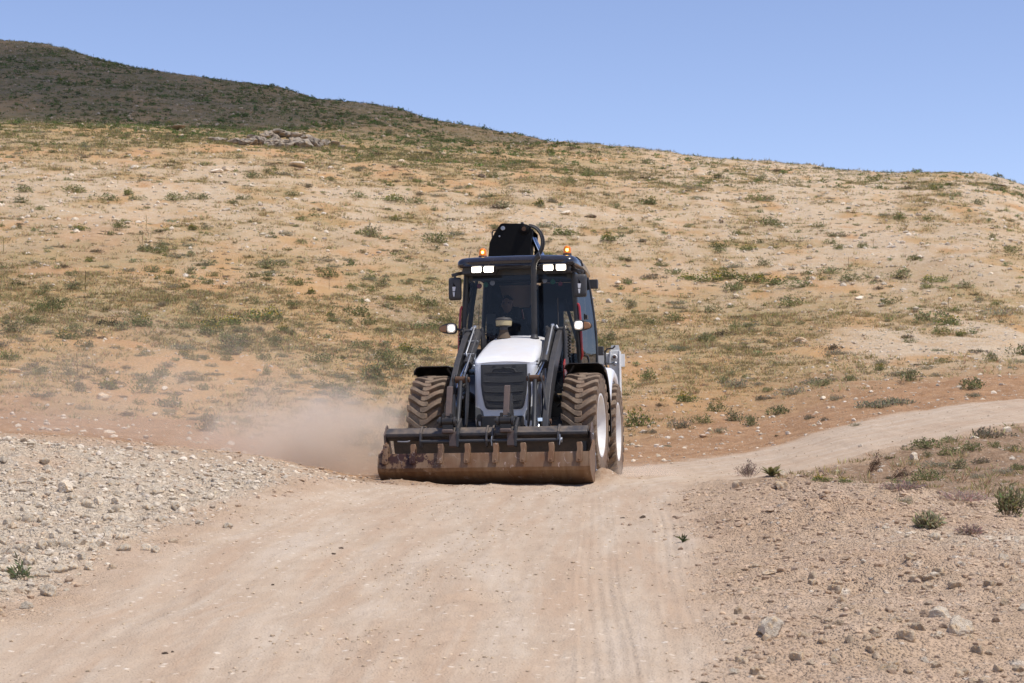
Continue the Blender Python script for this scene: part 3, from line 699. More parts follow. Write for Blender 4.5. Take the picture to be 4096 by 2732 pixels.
# back blade
bb = MB().plate([(-1.17, .54), (-1.10, .42), (-1.02, .27), (-.93, .12), (-.86, .0), (-.83, -.06)], 'yz', X0 + .01, X1 - .02, -.02).build('back_blade', M['interior'] if 0 else M['beam'], bucket, 40)
bm_ = MB().prism([(-1.10, .60), (-1.20, .605), (-1.30, .535), (-1.295, .50), (-1.18, .455), (-1.08, .48)], 'yz', X0 - .075, X1 - .075).build('cross_beam', M['beam'], bucket, 30, bevel=.006)
for x in (X0 - .06, X1 - .03):
    MB().prism([(-1.16, .645), (-1.22, .62), (-1.33, .52), (-1.31, .44), (-.95, -.0), (-.80, -.06), (-.74, .0), (-.84, .22), (-1.02, .47), (-1.10, .60)], 'yz', x - .008, x + .008).build('side_plate', M['forktop'], bucket, 0, bevel=.003)
mb = MB()
for y, z in ((-1.22, .50), (-1.02, .27), (-.88, .08)): MB().lathe([(.016, 0), (.016, .012), (.008, .016)], (X1 - .022, y, z), 'x', 12).build('plate_bolt', M['steel'], bucket)
rod = MB().tube([(-.86, -1.33, .435), (.81, -1.33, .435)], .024, 14).build('hinge_rod', M['arm'], bucket, 50)
mb = MB().lathe([(.03, 0), (.033, .01), (.03, .02)], (.80, -1.33, .435), 'x', 12); mb.tube([(.79, -1.36, .38), (.80, -1.365, .44), (.795, -1.36, .50)], .006, 6); mb.tube([(-.01, -1.36, .38), (-.015, -1.365, .44), (-.01, -1.36, .49)], .005, 6); mb.build('retaining_clip', M['steel'], rod)
for x in (-.865, -.075, -.005, .775):
    MB().prism([(-1.12, .625), (-1.22, .625), (-1.345, .54), (-1.37, .44), (-1.35, .37), (-1.30, .36), (-1.20, .43), (-1.1, .46)], 'yz', x - .011, x + .011).build('beam_rib', M['beam'], bm_, 0, bevel=.004)
MB().box((1.04, -1.1, .37), (.09, .05, .13)).build('stop_block', M['black'], bucket, bevel=.006)
MB().tube([(-1.15, -1.30, .445), (-1.10, -1.315, .44), (-1.03, -1.31, .44), (-1.0, -1.30, .45)], .009, 6).build('beam_handle', M['steel'], bm_)
# folding pallet forks swung up on the beam
for x in (-.540, .150):
    fk = MB(); tilt = lambda z: -1.315 + (z - .72) * .42
    fk.prism([(tilt(.735), .735), (tilt(1.09) - .02, 1.09), (tilt(1.09) + .02, 1.10), (tilt(1.06) + .05, 1.05), (tilt(.74) + .06, .735)], 'yz', x - .034, x + .034)
    fork = fk.build('pallet_fork', M['forktop'], LD, 0, bevel=.006)
    MB().prism([(tilt(.74) + .05, .735), (tilt(1.0) + .04, 1.0), (tilt(.97) + .10, .96), (tilt(.74) + .32, .66), (tilt(.74) + .2, .66)], 'yz', x + .036, x + .056).build('fork_web', M['arm'], fork, 0)
    mb = MB().tube([(x - .066, -1.33, .672), (x + .066, -1.33, .672)], .052, 20); hub = mb.build('fork_hub', M['black'], fork, 40, bevel=.004)
    mb = MB()
    for dx in (-.088, .088): mb.lathe([(.04, -.016), (.056, -.012), (.056, .012), (.04, .018)], (x + dx, -1.33, .672), 'x', 18)
    mb.tube([(x - .125, -1.33, .672), (x + .115, -1.33, .672)], .026, 12); mb.build('fork_pin', M['steel'] if 0 else M['arm'], hub)
    mb = MB(); mb.box((x - .045, -1.33, .735), (.03, .07, .06)); mb.box((x + .045, -1.33, .735), (.03, .07, .06)); mb.build('fork_ear', M['black'], hub, bevel=.004)
    MB().box((x + .005, -1.335, .60), (.13, .05, .08)).build('hook_neck', M['black'], fork, bevel=.006)
    MB().prism([(-1.40, .575), (-1.32, .585), (-1.31, .525), (-1.40, .53)], 'yz', x - .062, x + .072).build('hook_block', M['forktop'], fork, bevel=.012)
    MB().prism([(-1.33, .60), (-1.22, .66), (-1.12, .72), (-1.06, .60), (-1.25, .45), (-1.31, .36), (-1.36, .37), (-1.36, .52)], 'yz', x + .105, x + .135).build('hook_plate', M['arm'], fork, 0, bevel=.004)
    MB().prism([(-1.35, .55), (-1.36, .38), (-1.33, .36), (-1.32, .55)], 'yz', x + .02, x + .11).build('hook_face', M['forktop'], fork, bevel=.004)

# ---- rear: stabiliser posts, side-shift frame and folded boom
for sgn in (-1, 1):
    x = sgn * 1.01
    mb = MB().prism([(x - .075, 3.2), (x - .075, 3.42), (x + .075, 3.42), (x + .075, 3.2), (x + .06, 3.2), (x + .06, 3.24), (x - .055, 3.24), (x - .055, 3.2)], 'xy', .32, 1.83)
    post = mb.build('stabiliser_post', M['greywhite'], LD, 0, bevel=.006)
    MB().prism([(x - .06, 1.828), (x - .05, 1.91), (x + .055, 1.91), (x + .07, 1.828)], 'xz', 3.26, 3.275).build('lifting_ear', M['greywhite'], post, 0)
    mb = MB().lathe([(.044, 0), (.044, -.03), (.032, -.045), (.030, -.02), (.0, -.02)], (x - .002, 3.238, 1.735), 'y', 20, close=False); mb.build('pin_boss', M['white'], post)
    mb = MB().lathe([(.018, 0), (.018, -.05), (.0, -.051)], (x - .002, 3.205, 1.735), 'y', 12); mb.build('boss_bolt', M['rust'], post)
    MB().lathe([(.028, 0), (.028, -.03), (.018, -.04), (.0, -.04)], (x + .008, 3.238, 1.645), 'y', 14).build('sensor', M['steel'], post)
    mb = MB().tube([(x + .01, 3.2, 1.895), (x - .02, 3.19, 1.86), (x - .10, 3.18, 1.852), (x - .13, 3.18, 1.81), (x - .13, 3.18, 1.66), (x - .10, 3.18, 1.57), (x - .08, 3.2, 1.45)], .0125, 8); mb.tube([(x - .125, 3.18, 1.66), (x - .06, 3.17, 1.64), (x + .0, 3.19, 1.645)], .007, 6); mb.build('sensor_cable', M['rubber'], post)
    MB().box((x + .10, 3.36, 1.70), (.06, .02, .18)).build('number_plate_bracket', M['greywhite'], post, bevel=.003)
    MB().lathe([(.10, 0), (.10, .05), (.07, .06)], (x, 3.3, .05), 'z', 20).build('stabiliser_foot', M['black'], post)
mb = MB(); mb.box((0, 3.33, 1.72), (1.88, .06, .17)); mb.box((0, 3.33, .72), (1.88, .08, .24)); mb.box((0, 3.05, .8), (.9, .5, .3))
frm = mb.build('rear_frame', M['greywhite'], LD, bevel=.01)
BP = [(-.80, 1.6), (-.80, 3.16), (-.785, 3.26), (-.77, 3.42), (-.745, 3.475), (-.695, 3.56), (-.645, 3.645), (-.605, 3.69), (-.575, 3.70), (-.29, 3.685), (-.225, 3.672), (-.17, 3.63), (-.148, 3.575), (-.15, 3.52), (-.165, 3.45), (-.18, 3.3), (-.185, 3.1), (-.20, 1.6)]
boom = MB().prism(BP, 'xz', 3.30, 3.33).prism(BP, 'xz', 3.58, 3.61)
boom.prism([(x * .97 - .012, z - .03) for x, z in BP], 'xz', 3.33, 3.58)
boom = boom.build('backhoe_boom', M['blackplate'], LD, 30, bevel=.005)
mb = MB().lathe([(.030, 0), (.030, -.02), (.023, -.022), (.022, -.002), (.0, -.002)], (-.57, 3.30, 3.625), 'y', 20, close=False); mb.build('bushing_ring', M['steel'], boom)
MB().lathe([(.012, 0), (.012, -.014), (.006, -.018), (.0, -.018)], (-.622, 3.30, 3.51), 'y', 12, close=False).build('grease_nipple', M['steel'], boom)
MB().lathe([(.072, 0), (.072, -.03), (.05, -.04), (.045, -.055), (.0, -.056)], (-.265, 3.30, 3.60), 'y', 24, close=False).build('pivot_pin', M['blackplate'], boom)
MB().lathe([(.032, 0), (.03, -.006), (.0, -.007)], (-.262, 3.244, 3.60), 'y', 18, close=False).build('pin_cap', M['rust'], boom)
MB().box((-.30, 3.36, 3.695), (.04, .05, .03)).build('hose_clamp', M['black'], boom)
mb = MB().tube([(-.165, 3.45, 3.50), (-.10, 3.45, 3.36), (-.02, 3.45, 3.20), (.06, 3.45, 3.02), (.2, 3.45, 2.7)], .022, 12); mb.tube([(-.13, 3.48, 3.50), (-.06, 3.48, 3.34), (.02, 3.48, 3.18), (.10, 3.48, 3.0)], .013, 10)
mb.build('boom_cylinder_rod', M['chrome'], boom)
mb = MB().prism([(-.15, 3.60), (-.10, 3.55), (-.11, 3.40), (-.15, 3.30), (-.16, 3.1), (-.10, 3.1), (-.05, 3.2), (-.12, 3.30), (-.18, 3.45)], 'xz', 3.5, 3.56); mb.build('dipper_edge', M['blackplate'], boom)
mb = MB()
for k, (dy, e) in enumerate(((3.36, 0), (3.40, .022), (3.44, .008))):
    pts = [(-.27 + (.20 + e) * math.cos(a) + .05, dy, 3.42 + (.235 + e) * math.sin(a)) for a in np.linspace(R(88), R(-72), 17)]
    MB().tube(pts + [(-.22, dy, 3.17 - e), (-.32, dy, 3.12 - e)], .0165, 10).build('boom_hose', M['rubber'], boom)
mb = MB().tube([(-.60, 3.42, 3.68), (-.68, 3.42, 3.62), (-.73, 3.42, 3.615), (-.748, 3.42, 3.58), (-.745, 3.42, 3.52), (-.70, 3.42, 3.45)], .011, 8)
mb.build('boom_hose', M['rubber'], boom)

MB().bar((-.18, 2.40, 2.36), (-.11, 2.40, 1.90), .04, .02).build('red_strap', M['red'], cabf)
# ---- the driver (dark clothes, sitting at the wheel)
def skin_figure(name, nodes, edges, mat, parent, sub=2, root=0):
    me = bpy.data.meshes.new(name); me.from_pydata([n[:3] for n in nodes], edges, [])
    o = bpy.data.objects.new(name, me); COL.objects.link(o)
    if parent is not None: o.parent = parent
    md = o.modifiers.new('skin', 'SKIN'); md.use_smooth_shade = True
    for i, n in enumerate(nodes):
        s_ = me.skin_vertices[0].data[i]; r_ = n[3]; s_.radius = r_ if isinstance(r_, tuple) else (r_, r_); s_.use_root = (i == root)
    sb = o.modifiers.new('sub', 'SUBSURF'); sb.levels = sub; sb.render_levels = sub
    me.materials.append(mat); return o
PER = empty('person'); PER.rotation_mode = 'YXZ'; PER.location = LD.location; PER.rotation_euler = LD.rotation_euler
tag(PER, 'driver in dark clothing sitting at the wheel behind the tinted windscreen', 'person')
bx, by = -.30, 1.98
nodes = [(bx, by, 1.680, (.16, .12)), (bx, by + .02, 1.850, (.15, .11)), (bx, by + .03, 2.030, (.17, .11)), (bx, by + .02, 2.150, (.13, .09)), (bx, by, 2.220, .058), (bx, by - .02, 2.280, .055),
  (bx - .19, by + .02, 2.110, .065), (bx - .25, by - .07, 1.910, .05), (bx - .18, by - .33, 1.830, .042), (bx - .13, by - .46, 1.870, .032),
  (bx + .19, by + .02, 2.110, .065), (bx + .27, by - .07, 1.910, .05), (bx + .24, by - .33, 1.830, .042), (bx + .20, by - .46, 1.870, .032),
  (bx - .10, by - .1, 1.680, .085), (bx - .13, by - .42, 1.650, .065), (bx - .13, by - .50, 1.28, .05), (bx - .13, by - .50, 1.06, .04), (bx - .13, by - .62, 1.04, .04),
  (bx + .10, by - .1, 1.680, .085), (bx + .14, by - .42, 1.650, .065), (bx + .15, by - .50, 1.28, .05), (bx + .15, by - .50, 1.06, .04), (bx + .15, by - .62, 1.04, .04)]
edges = [(0,1),(1,2),(2,3),(3,4),(4,5),(3,6),(6,7),(7,8),(8,9),(3,10),(10,11),(11,12),(12,13),(0,14),(14,15),(15,16),(16,17),(17,18),(0,19),(19,20),(20,21),(21,22),(22,23)]
skin_figure('clothed_body', nodes, edges, M['cloth'], PER)
rows = []; hc = Vector((bx - .015, by - .035, 2.385))
for k in range(17):
    ph = PI * k / 16
    row = []
    for j in range(24):
        a = 2 * PI * j / 24
        x = .075 * math.sin(ph) * math.cos(a); y = .095 * math.sin(ph) * math.sin(a); z = .118 * math.cos(ph)
        if z < 0: x *= 1 + z * 2.2; y *= 1 + z * 1.2
        fr = max(0, -math.sin(a)) ** 10 * math.sin(ph)
        if abs(z + .012) < .035: y -= .022 * fr * (1 - abs(z + .012) / .035)          # nose
        if abs(z - .018) < .014 and .25 < abs(math.cos(a)) < .6 and math.sin(a) < 0: y += .010   # eye sockets
        if abs(z + .062) < .012 and math.sin(a) < -.8: y -= .005                      # lips
        row.append(hc + Vector((x, y, z)))
    rows.append(row)
mb = MB().grid(rows, closed=True)
for s_ in (-1, 1): mb.lathe([(.006, -.008), (.026, -.004), (.028, .004), (.01, .008)], hc + Vector((s_ * .078, .005, -.005)), 'x', 12)
head = mb.build('head', M['skin'], PER, 60)
rows = [[hc + Vector((.082 * math.sin(PI * k / 16) * math.cos(2*PI*j/20), .012 + .098 * math.sin(PI * k / 16) * math.sin(2*PI*j/20), .012 + .122 * math.cos(PI * k / 16))) for j in range(20)] for k in range(0, 7)]
MB().grid(rows, closed=True).build('hair', M['hair'], head, 60)
mb = MB()
for s_ in (-1, 1): mb.lathe([(.001, -.008), (.008, -.005), (.010, 0), (.001, .004)], hc + Vector((s_ * .032, -.080, .016)), 'y', 10)
mb.build('eye', M['black'], head)
for s_, hx in ((-1, bx - .13), (1, bx + .20)):
    w0 = (hx, by - .46, 1.87)
    nd = [(w0[0], w0[1], w0[2], .030), (hx, by - .52, 1.885, (.040, .02)), (hx, by - .565, 1.895, (.042, .018))]; ed = [(0, 1), (1, 2)]
    for q, ln in enumerate((.9, 1.0, .95, .75)):
        ox = (-.030 + .02 * q); i = len(nd)
        nd += [(hx + ox, by - .60, 1.905, .0095), (hx + ox * 1.05, by - .60 - .022 * ln, 1.885, .009), (hx + ox * 1.05, by - .60 - .012 * ln, 1.862, .008)]
        ed += [(2, i), (i, i + 1), (i + 1, i + 2)]
    i = len(nd); nd += [(hx - s_ * .045, by - .54, 1.88, .011), (hx - s_ * .05, by - .575, 1.865, .0095)]; ed += [(1, i), (i, i + 1)]
    skin_figure('hand', nd, ed, M['skin'], PER, 1)
# ------------------------------------------------------------------ terrain
def pchip(x, y, xi):
    x = np.asarray(x, float); y = np.asarray(y, float); h = np.diff(x); d = np.diff(y) / h
    m = np.zeros_like(y)
    for i in range(1, len(x) - 1):
        if d[i-1] * d[i] > 0:
            w1, w2 = 2 * h[i] + h[i-1], h[i] + 2 * h[i-1]; m[i] = (w1 + w2) / (w1 / d[i-1] + w2 / d[i])
    m[0], m[-1] = d[0], d[-1]
    xi = np.clip(xi, x[0], x[-1]); k = np.clip(np.searchsorted(x, xi, side='right') - 1, 0, len(h) - 1)
    t = (xi - x[k]) / h[k]; t2 = t * t; t3 = t2 * t
    return (2*t3 - 3*t2 + 1) * y[k] + (t3 - 2*t2 + t) * h[k] * m[k] + (-2*t3 + 3*t2) * y[k+1] + (t3 - t2) * h[k] * m[k+1]
_perm = np.random.default_rng(3).permutation(512); _perm = np.concatenate([_perm, _perm])
_gr = np.random.default_rng(4).uniform(0, 2 * PI, 512)
def pnoise(x, y):
    xi = np.floor(x).astype(int); yi = np.floor(y).astype(int); xf = x - xi; yf = y - yi
    u = xf * xf * xf * (xf * (xf * 6 - 15) + 10); v = yf * yf * yf * (yf * (yf * 6 - 15) + 10)
    def g(ix, iy, dx, dy):
        a = _gr[_perm[(_perm[ix & 511] + iy) & 511]]; return np.cos(a) * dx + np.sin(a) * dy
    n00 = g(xi, yi, xf, yf); n10 = g(xi + 1, yi, xf - 1, yf); n01 = g(xi, yi + 1, xf, yf - 1); n11 = g(xi + 1, yi + 1, xf - 1, yf - 1)
    return ((n00 * (1-u) + n10 * u) * (1-v) + (n01 * (1-u) + n11 * u) * v) * 1.5
def fbm(x, y, o=4, r=.5):
    s = 0; a = 1; t = 0
    for i in range(o): s = s + a * pnoise(x + 17.3 * i, y - 9.1 * i); t += a; a *= r; x = x * 2.03; y = y * 2.03
    return s / t * 1.6
def sstep(a, b, x): t = np.clip((x - a) / (b - a), 0, 1); return t * t * (3 - 2 * t)

# survey of the ground along nine bearings: (distance, height above the machine's ground)
def hz(d, v): return EZ + d * (YH - v) / F_PX
SURVEY = {
 0: [(8.3,2732),(11,2405),(14,2140),(17,1925),(19,1800),(20.5,1752),(22,1742),(25,1738),(29,1712),(33,1670),(38,1540),(47,1330),(58,1120),(72,905),(92,700),(112,560),(125,492),(150,478),(165,400),(190,300),(225,205),(255,157)],
 1000: [(8.3,2732),(10,2516),(12,2335),(14,2190),(16,2075),(18,1960),(19.6,1878),(21,1838),(23,1830),(26,1826),(30,1795),(34,1730),(38,1640),(45,1460),(55,1250),(68,1020),(85,810),(105,640),(125,545),(150,500),(175,425),(200,362),(220,328)],
 1500: [(8.3,2732),(10,2516),(12,2336),(15,2152),(18,2035),(20.3,1955),(22,1930),(24,1912),(27,1900),(31,1860),(36,1770),(42,1620),(50,1420),(62,1180),(78,940),(100,730),(125,590),(150,515),(180,450),(200,420)],
 2048: [(8.3,2732),(10,2516),(12,2336),(15,2156),(18,2036),(20,1978),(22.3,1938),(24,1916),(26.5,1904),(30,1885),(34,1840),(40,1740),(47,1570),(57,1340),(70,1100),(88,870),(110,700),(140,590),(165,545),(180,533)],
 2560: [(8.3,2732),(10,2516),(12,2336),(15,2155),(18,2030),(20,1972),(22.3,1932),(24,1910),(26.2,1896),(29,1870),(33,1825),(38,1750),(45,1600),(55,1385),(68,1150),(85,930),(105,770),(130,660),(155,590)],
 3000: [(8.3,2732),(10,2500),(12,2310),(15,2120),(18,2010),(20,1955),(21.5,1932),(23,1928),(26,1898),(29,1850),(34,1785),(39,1705),(46,1570),(56,1370),(70,1130),(88,910),(110,760),(135,668),(150,641)],
 3500: [(8.3,2732),(10,2480),(12,2285),(14,2135),(16,2030),(17.5,1975),(18.8,1945),(20,1948),(22,1940),(25,1870),(28,1795),(34,1690),(39,1620),(46,1510),(56,1330),(70,1110),(88,910),(110,775),(135,695),(147,684)],
 4680: [(8.3,2732),(10,2460),(12,2275),(14,2140),(17,2045),(22,1960),(28,1790),(37,1660),(47,1580),(57,1510),(70,1440),(90,1390),(110,1370),(130,1362),(140,1360)],
 4096: [(8.3,2732),(10,2460),(12,2275),(14,2140),(15.8,2062),(17,2050),(19,2030),(22,1935),(25,1830),(28,1725),(31,1682),(37,1600),(41,1555),(47,1470),(57,1310),(70,1115),(90,925),(110,815),(130,745),(136,732)],
}
US = sorted(SURVEY)
UK = [-3400] + US + [8400]
def profile(u, d):
    P = SURVEY[u]; dd = [0.] + [p[0] for p in P]; zz = [EZ - 1.40] + [hz(*p) for p in P]
    c = P[-1]; zc = hz(*c); sl = (zz[-1] - zz[-2]) / (dd[-1] - dd[-2])
    dd += [c[0] + 25, c[0] + 70, c[0] + 300, 3000]; zz += [zc + 25 * min(sl, .16) * .45, zc - 2, zc - 45, zc - 60]
    return pchip(dd, zz, d)
def base_height(x, d):
    """smooth ground height at world (x, distance along the view)"""
    x = np.asarray(x, float); d = np.asarray(d, float)
    u = np.clip(2048 + F_PX * x / np.maximum(d, .5), -3400, 8400)
    cols = [profile(k, d) for k in US]; cols = [cols[0] + .0 * d] + cols + [cols[-1]]
    Z = np.stack(cols); UKa = np.array(UK, float)
    # Catmull-Rom style blend across the bearings
    k = np.clip(np.searchsorted(UKa, u, side='right') - 1, 0, len(UKa) - 2)
    t = (u - UKa[k]) / (UKa[k+1] - UKa[k]); t = np.clip(t, 0, 1)
    ar = np.arange(Z.shape[1]) if Z.ndim == 2 else None
    km, kp = np.maximum(k - 1, 0), np.minimum(k + 2, len(UKa) - 1)
    p1, p2 = np.take_along_axis(Z, k[None], 0)[0], np.take_along_axis(Z, (k+1)[None], 0)[0]
    p0, p3 = np.take_along_axis(Z, km[None], 0)[0], np.take_along_axis(Z, kp[None], 0)[0]
    h = UKa[k+1] - UKa[k]
    m1 = (p2 - p0) / np.maximum(UKa[k+1] - UKa[km], 1) * h; m2 = (p3 - p1) / np.maximum(UKa[kp] - UKa[k], 1) * h
    t2, t3 = t*t, t*t*t
    return (2*t3-3*t2+1)*p1 + (t3-2*t2+t)*m1*.7 + (-2*t3+3*t2)*p2 + (t3-t2)*m2*.7

# plan of the road: left and right edges as (distance, x)
RL = np.array([(0,-4.0),(8.3,-2.6),(10.3,-2.72),(11.2,-2.53),(13.3,-2.5),(16.5,-2.24),(19.5,-1.90),(21.2,-1.40),(23,-1.45),(26,-1.3),(28.5,.6),(30.5,2.6),(33,4.6),(35.5,6.8),(37.2,9.8),(39,13.),(42,18.),(46,26)])
RR = np.array([(0,.75),(8.3,.86),(10,1.02),(13,1.28),(16,1.48),(20,1.72),(22,2.0),(23.5,2.6),(25.2,3.4),(26.6,4.6),(28,5.9),(29.3,7.4),(30.6,8.6),(33,12.5),(36,18),(40,26)])
def road_amount(x, d):
    l = np.interp(d, RL[:,0], RL[:,1]); r = np.interp(d, RR[:,0], RR[:,1])
    n = fbm(x * .9, d * .9, 3) * .16
    soft = .22
    return sstep(-.5, .4, x - l + n * 1.6 + .12 * fbm(x * 4, d * 3, 3)) * sstep(-soft, soft, r - x + n * 1.4) * sstep(48, 44, d)
TRK = [np.array([(8, .40),(12, .54),(16,.70),(20,.90),(24,1.1)]), np.array([(8,.80),(12,1.05),(16,1.30),(20,1.55),(24,1.9)])]
def hill_u(x, d): return 2048 + F_PX * x / np.maximum(d, .5)
def zones(x, d):
    """surface zones of the place, 0..1"""
    road = road_amount(x, d)
    l = np.interp(d, RL[:,0], RL[:,1])
    near = sstep(25, 22.6, d)
    n1 = fbm(x * .55 + 3, d * .35, 4); n2 = fbm(x * .16, d * .10 + 5, 4); n3 = fbm(x * 1.7, d * 1.2, 3)
    # spoil heap of white gravel along the left verge, pale gravel to the right
    heap = sstep(.05, .5, l - x) * sstep(21.6, 18.2, d - .12 * (x + 5) + n1 * 1.2) * sstep(-.9, .2, n1 * 1.3 + .35 + .3 * n3)
    rgt = sstep(1.9, 3.4, x - .06 * d + n1 * .8) * sstep(9.5, 12.5, d + n3) * sstep(17.6, 15.6, d + n1 * 1.2) * sstep(-.35, .35, n1 + .1)
    white = np.clip(np.maximum(heap, rgt * .8), 0, 1) * (1 - road)
    white = np.maximum(white, road * np.exp(-((x - l - .5 - .12 * n1) / .32) ** 2) * sstep(12.5, 14, d) * sstep(22, 20, d) * sstep(-.7, .0, n3) * 1.0)
    # bare red-orange soil: the bank under the hill, cut by the road, and patches higher up
    fl = np.interp(x, [-9, -4, -1.5, 2, 5, 9, 13], [30., 28.5, 27., 31, 36., 39.5, 42.])     # foot of the bank
    red = sstep(fl - 5.6, fl - 3.6, d + n1 * .9) * sstep(fl + 8.5, fl + 4.5, d + n1 * 2.2)
    red = np.maximum(red, sstep(2250, 2600, hill_u(x, d)) * sstep(50, 43, d) * sstep(29, 31, d) * sstep(-.25, .3, n1 + .15) * .8); red = np.maximum(red, sstep(.18, .6, n2 + .25 * n1) * sstep(30, 36, d) * sstep(110, 60, d) * .8) * (1 - road) * (1 - white)
    hill = sstep(fl + 2.5, fl + 6.5, d + n1 * 1.5)
    # stony pale bands across the middle of the slope
    uu = hill_u(x, d); cz = np.interp(uu, [0, 2048, 4096], [84, 90, 74])
    pale = np.exp(-((d - cz - 9 * n2) / 21) ** 2) * .95 + np.exp(-((d - 52 - 3 * n1) / 5.5) ** 2) * sstep(3150, 3600, uu) * .95
    pale = np.maximum(pale, sstep(2000, 3000, uu) * sstep(72, 98, d) * 1.0)
    pale = np.clip(pale * sstep(-.5, .3, n1 * .8 + n2 * .5 + .12), 0, 1) * hill
    # grass cover: sparse dry sward on the slope, close cover on the dark upper hill
    grass = hill * sstep(-.62, .2, fbm(x * .22 + 9, d * .12, 4) + .35 * n1) * (1 - .9 * pale) * .95 * (1 - .6 * sstep(54, 42, d) * sstep(2250, 2600, hill_u(x, d))) * (1 - .5 * sstep(52, 40, d))
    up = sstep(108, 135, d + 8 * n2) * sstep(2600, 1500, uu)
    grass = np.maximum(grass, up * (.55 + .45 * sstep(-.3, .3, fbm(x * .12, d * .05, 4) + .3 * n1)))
    verge = sstep(.3, 1.0, x - np.interp(d, RR[:,0], RR[:,1])) * sstep(19.5, 21, d + .1 * n1) * (1 - hill) * (1 - road)
    return dict(road=road, white=white, red=np.clip(red, 0, 1), hill=hill, pale=pale, grass=np.clip(grass, 0, 1), near=near, verge=np.clip(np.maximum(verge, sum(1.1 * np.exp(-((x - m_[0]) / (m_[2] * 1.15)) ** 2 - ((d - m_[1]) / (m_[3] * 1.15)) ** 2) for m_ in MOUNDS if m_[1] > 21.5)), 0, 1), up=up)
MOUNDS = [  # heaps of loose dirt: x, distance, radius across, radius along, height
 (2.35, 15.2, .75, .9, .16), (2.55, 11.9, .40, .5, .10), (2.15, 11.6, .55, .45, -.10), (3.6, 17.6, .6, .5, .12), (1.85, 9.3, .30, .3, .06), (3.25, 20.4, .5, .5, .10), (2.9, 19.2, .55, .4, .08),
 (-1.05, 22.05, .45, .25, .03), (-1.5, 22.15, .35, .25, .035), (1.10, 22.75, .20, .30, .13), (-.09, 11.35, .13, .16, -.035), (-5.2, 18, 1.2, 1.2, .12), (-3.4, 16.2, .9, .9, .08)]
def height(x, d, micro=True):
    x = np.asarray(x, float); d = np.asarray(d, float)
    z = base_height(x, d); zn = zones(x, d)
    rough = 1 - .85 * zn['road']
    z = z + rough * fbm(x * .45, d * .45, 3) * np.interp(d, [0, 9, 24, 40, 90, 200], [.02, .05, .06, .08, .14, .16])
    z = z + (1 - zn['road']) * zn['hill'] * fbm(x * .11 + 4, d * .06, 3) * np.interp(d, [0, 30, 60, 130, 220], [0, .04, .14, .25, .25])
    for (mx, md, ra, rb, h) in MOUNDS: z = z + h * np.exp(-((x - mx) / ra) ** 2 - ((d - md) / rb) ** 2) * (1 + .35 * fbm(x * 5, d * 5, 2))
    if micro:
        k = np.interp(d, [0, 24, 60, 120], [1, 1, 1.2, 0])
        z = z + k * rough * (fbm(x * 3.1, d * 2.3, 4, .6) * .028 + zn['white'] * np.abs(fbm(x * 5, d * 4, 3, .6)) * .035)
        z = z + k * zn['road'] * (fbm(x * 2.2, d * .35, 3) * .018 + fbm(x * 9, d * 6, 2) * .004)
        for T in TRK:       # two tyre tracks pressed into the road
            c = np.interp(d, T[:,0], T[:,1]) + .01 * np.sin(d * .9); q = (x - c) / .12
            ins = sstep(1.15, .9, np.abs(q)) * sstep(22, 19, d) * zn['road'] * (.7 + .5 * fbm(x * 2, d * .8, 2))
            z = z - ins * (.004 + .0028 * np.cos(q * PI * 3.5)) + .003 * np.exp(-((np.abs(q) - 1.2) / .12) ** 2) * zn['road'] * sstep(22, 19, d)
            z = z + sstep(1.0, 1.2, np.abs(q)) * sstep(2.2, 1.6, np.abs(q)) * .0025 * np.sin(d * 42 + 6 * fbm(x * 2, d * 2, 2)) * zn['road']
        rp = sstep(.1, -.6, x - np.interp(d, [8, 20], [.3, .8])) * sstep(-1.9, -1.3, x) * zn['road'] * sstep(21, 16, d)
        z = z + rp * .006 * np.sin(d * 13 + 5 * fbm(x * 1.2, d * .7, 3)) * sstep(-.2, .5, fbm(x * .8, d * .5, 2))
    return z

def gz(x, d): return float(height(np.array([x]), np.array([d]))[0])
def spot(u, v, d0=8.4, d1=245):
    """the point of the ground seen from the eye towards photo pixel (u, v): a bearing and a slope"""
    ds = np.concatenate([np.arange(d0, 45, .04), np.arange(45, d1, .25)]); xs = (u - 2048) / F_PX * ds
    zs = height(xs, ds, False); vv = YH - (zs - EZ) / ds * F_PX
    k = int(np.argmax(vv <= v)); return float(xs[k]), float(ds[k])

# the sheet: fine inside the view, coarse outside, out to the horizon
ub = np.concatenate([np.linspace(-26000, -2200, 26)[:-1], np.linspace(-2200, -140, 60)[:-1], np.linspace(-140, 4240, 760), np.linspace(4240, 6300, 60)[1:], np.linspace(6300, 30000, 26)[1:]])
db = np.concatenate([np.array([-60, -20, -6, -1, 1.5, 4, 6.]), np.geomspace(7, 26, 560)[:-1], np.geomspace(26, 60, 260)[:-1], np.geomspace(60, 270, 230), np.array([285, 320, 380, 500, 800, 1500, 3000.])])
UU, DD = np.meshgrid(ub, db)
XX = (UU - 2048) / F_PX * np.maximum(DD, 12 * (DD < 7) + DD * (DD >= 7)); XX = np.where(DD < 7, (UU - 2048) / F_PX * 7, XX)
x_, d_ = XX.ravel(), DD.ravel(); dd_ = np.maximum(d_, 0)
zn = zones(x_, dd_); z_ = height(x_, dd_)
nR, nC = UU.shape
idx = np.arange(nR * nC).reshape(nR, nC)
quads = np.stack([idx[:-1, :-1], idx[:-1, 1:], idx[1:, 1:], idx[1:, :-1]], -1).reshape(-1, 4)
co3 = np.stack([x_, d_, z_], -1)
att_a = np.stack([zn['road'], zn['white'], zn['red'], zn['grass']], -1); att_b = np.stack([zn['pale'], zn['hill'], zn['verge'], zn['up']], -1)
lq = np.interp(d_, RL[:,0], RL[:,1]); rq = np.interp(d_, RR[:,0], RR[:,1]); lane = np.stack([np.clip((x_ - lq) / (rq - lq), 0, 1), d_ / 60 + x_ / 90, 0 * d_, 1 + 0 * d_], -1)
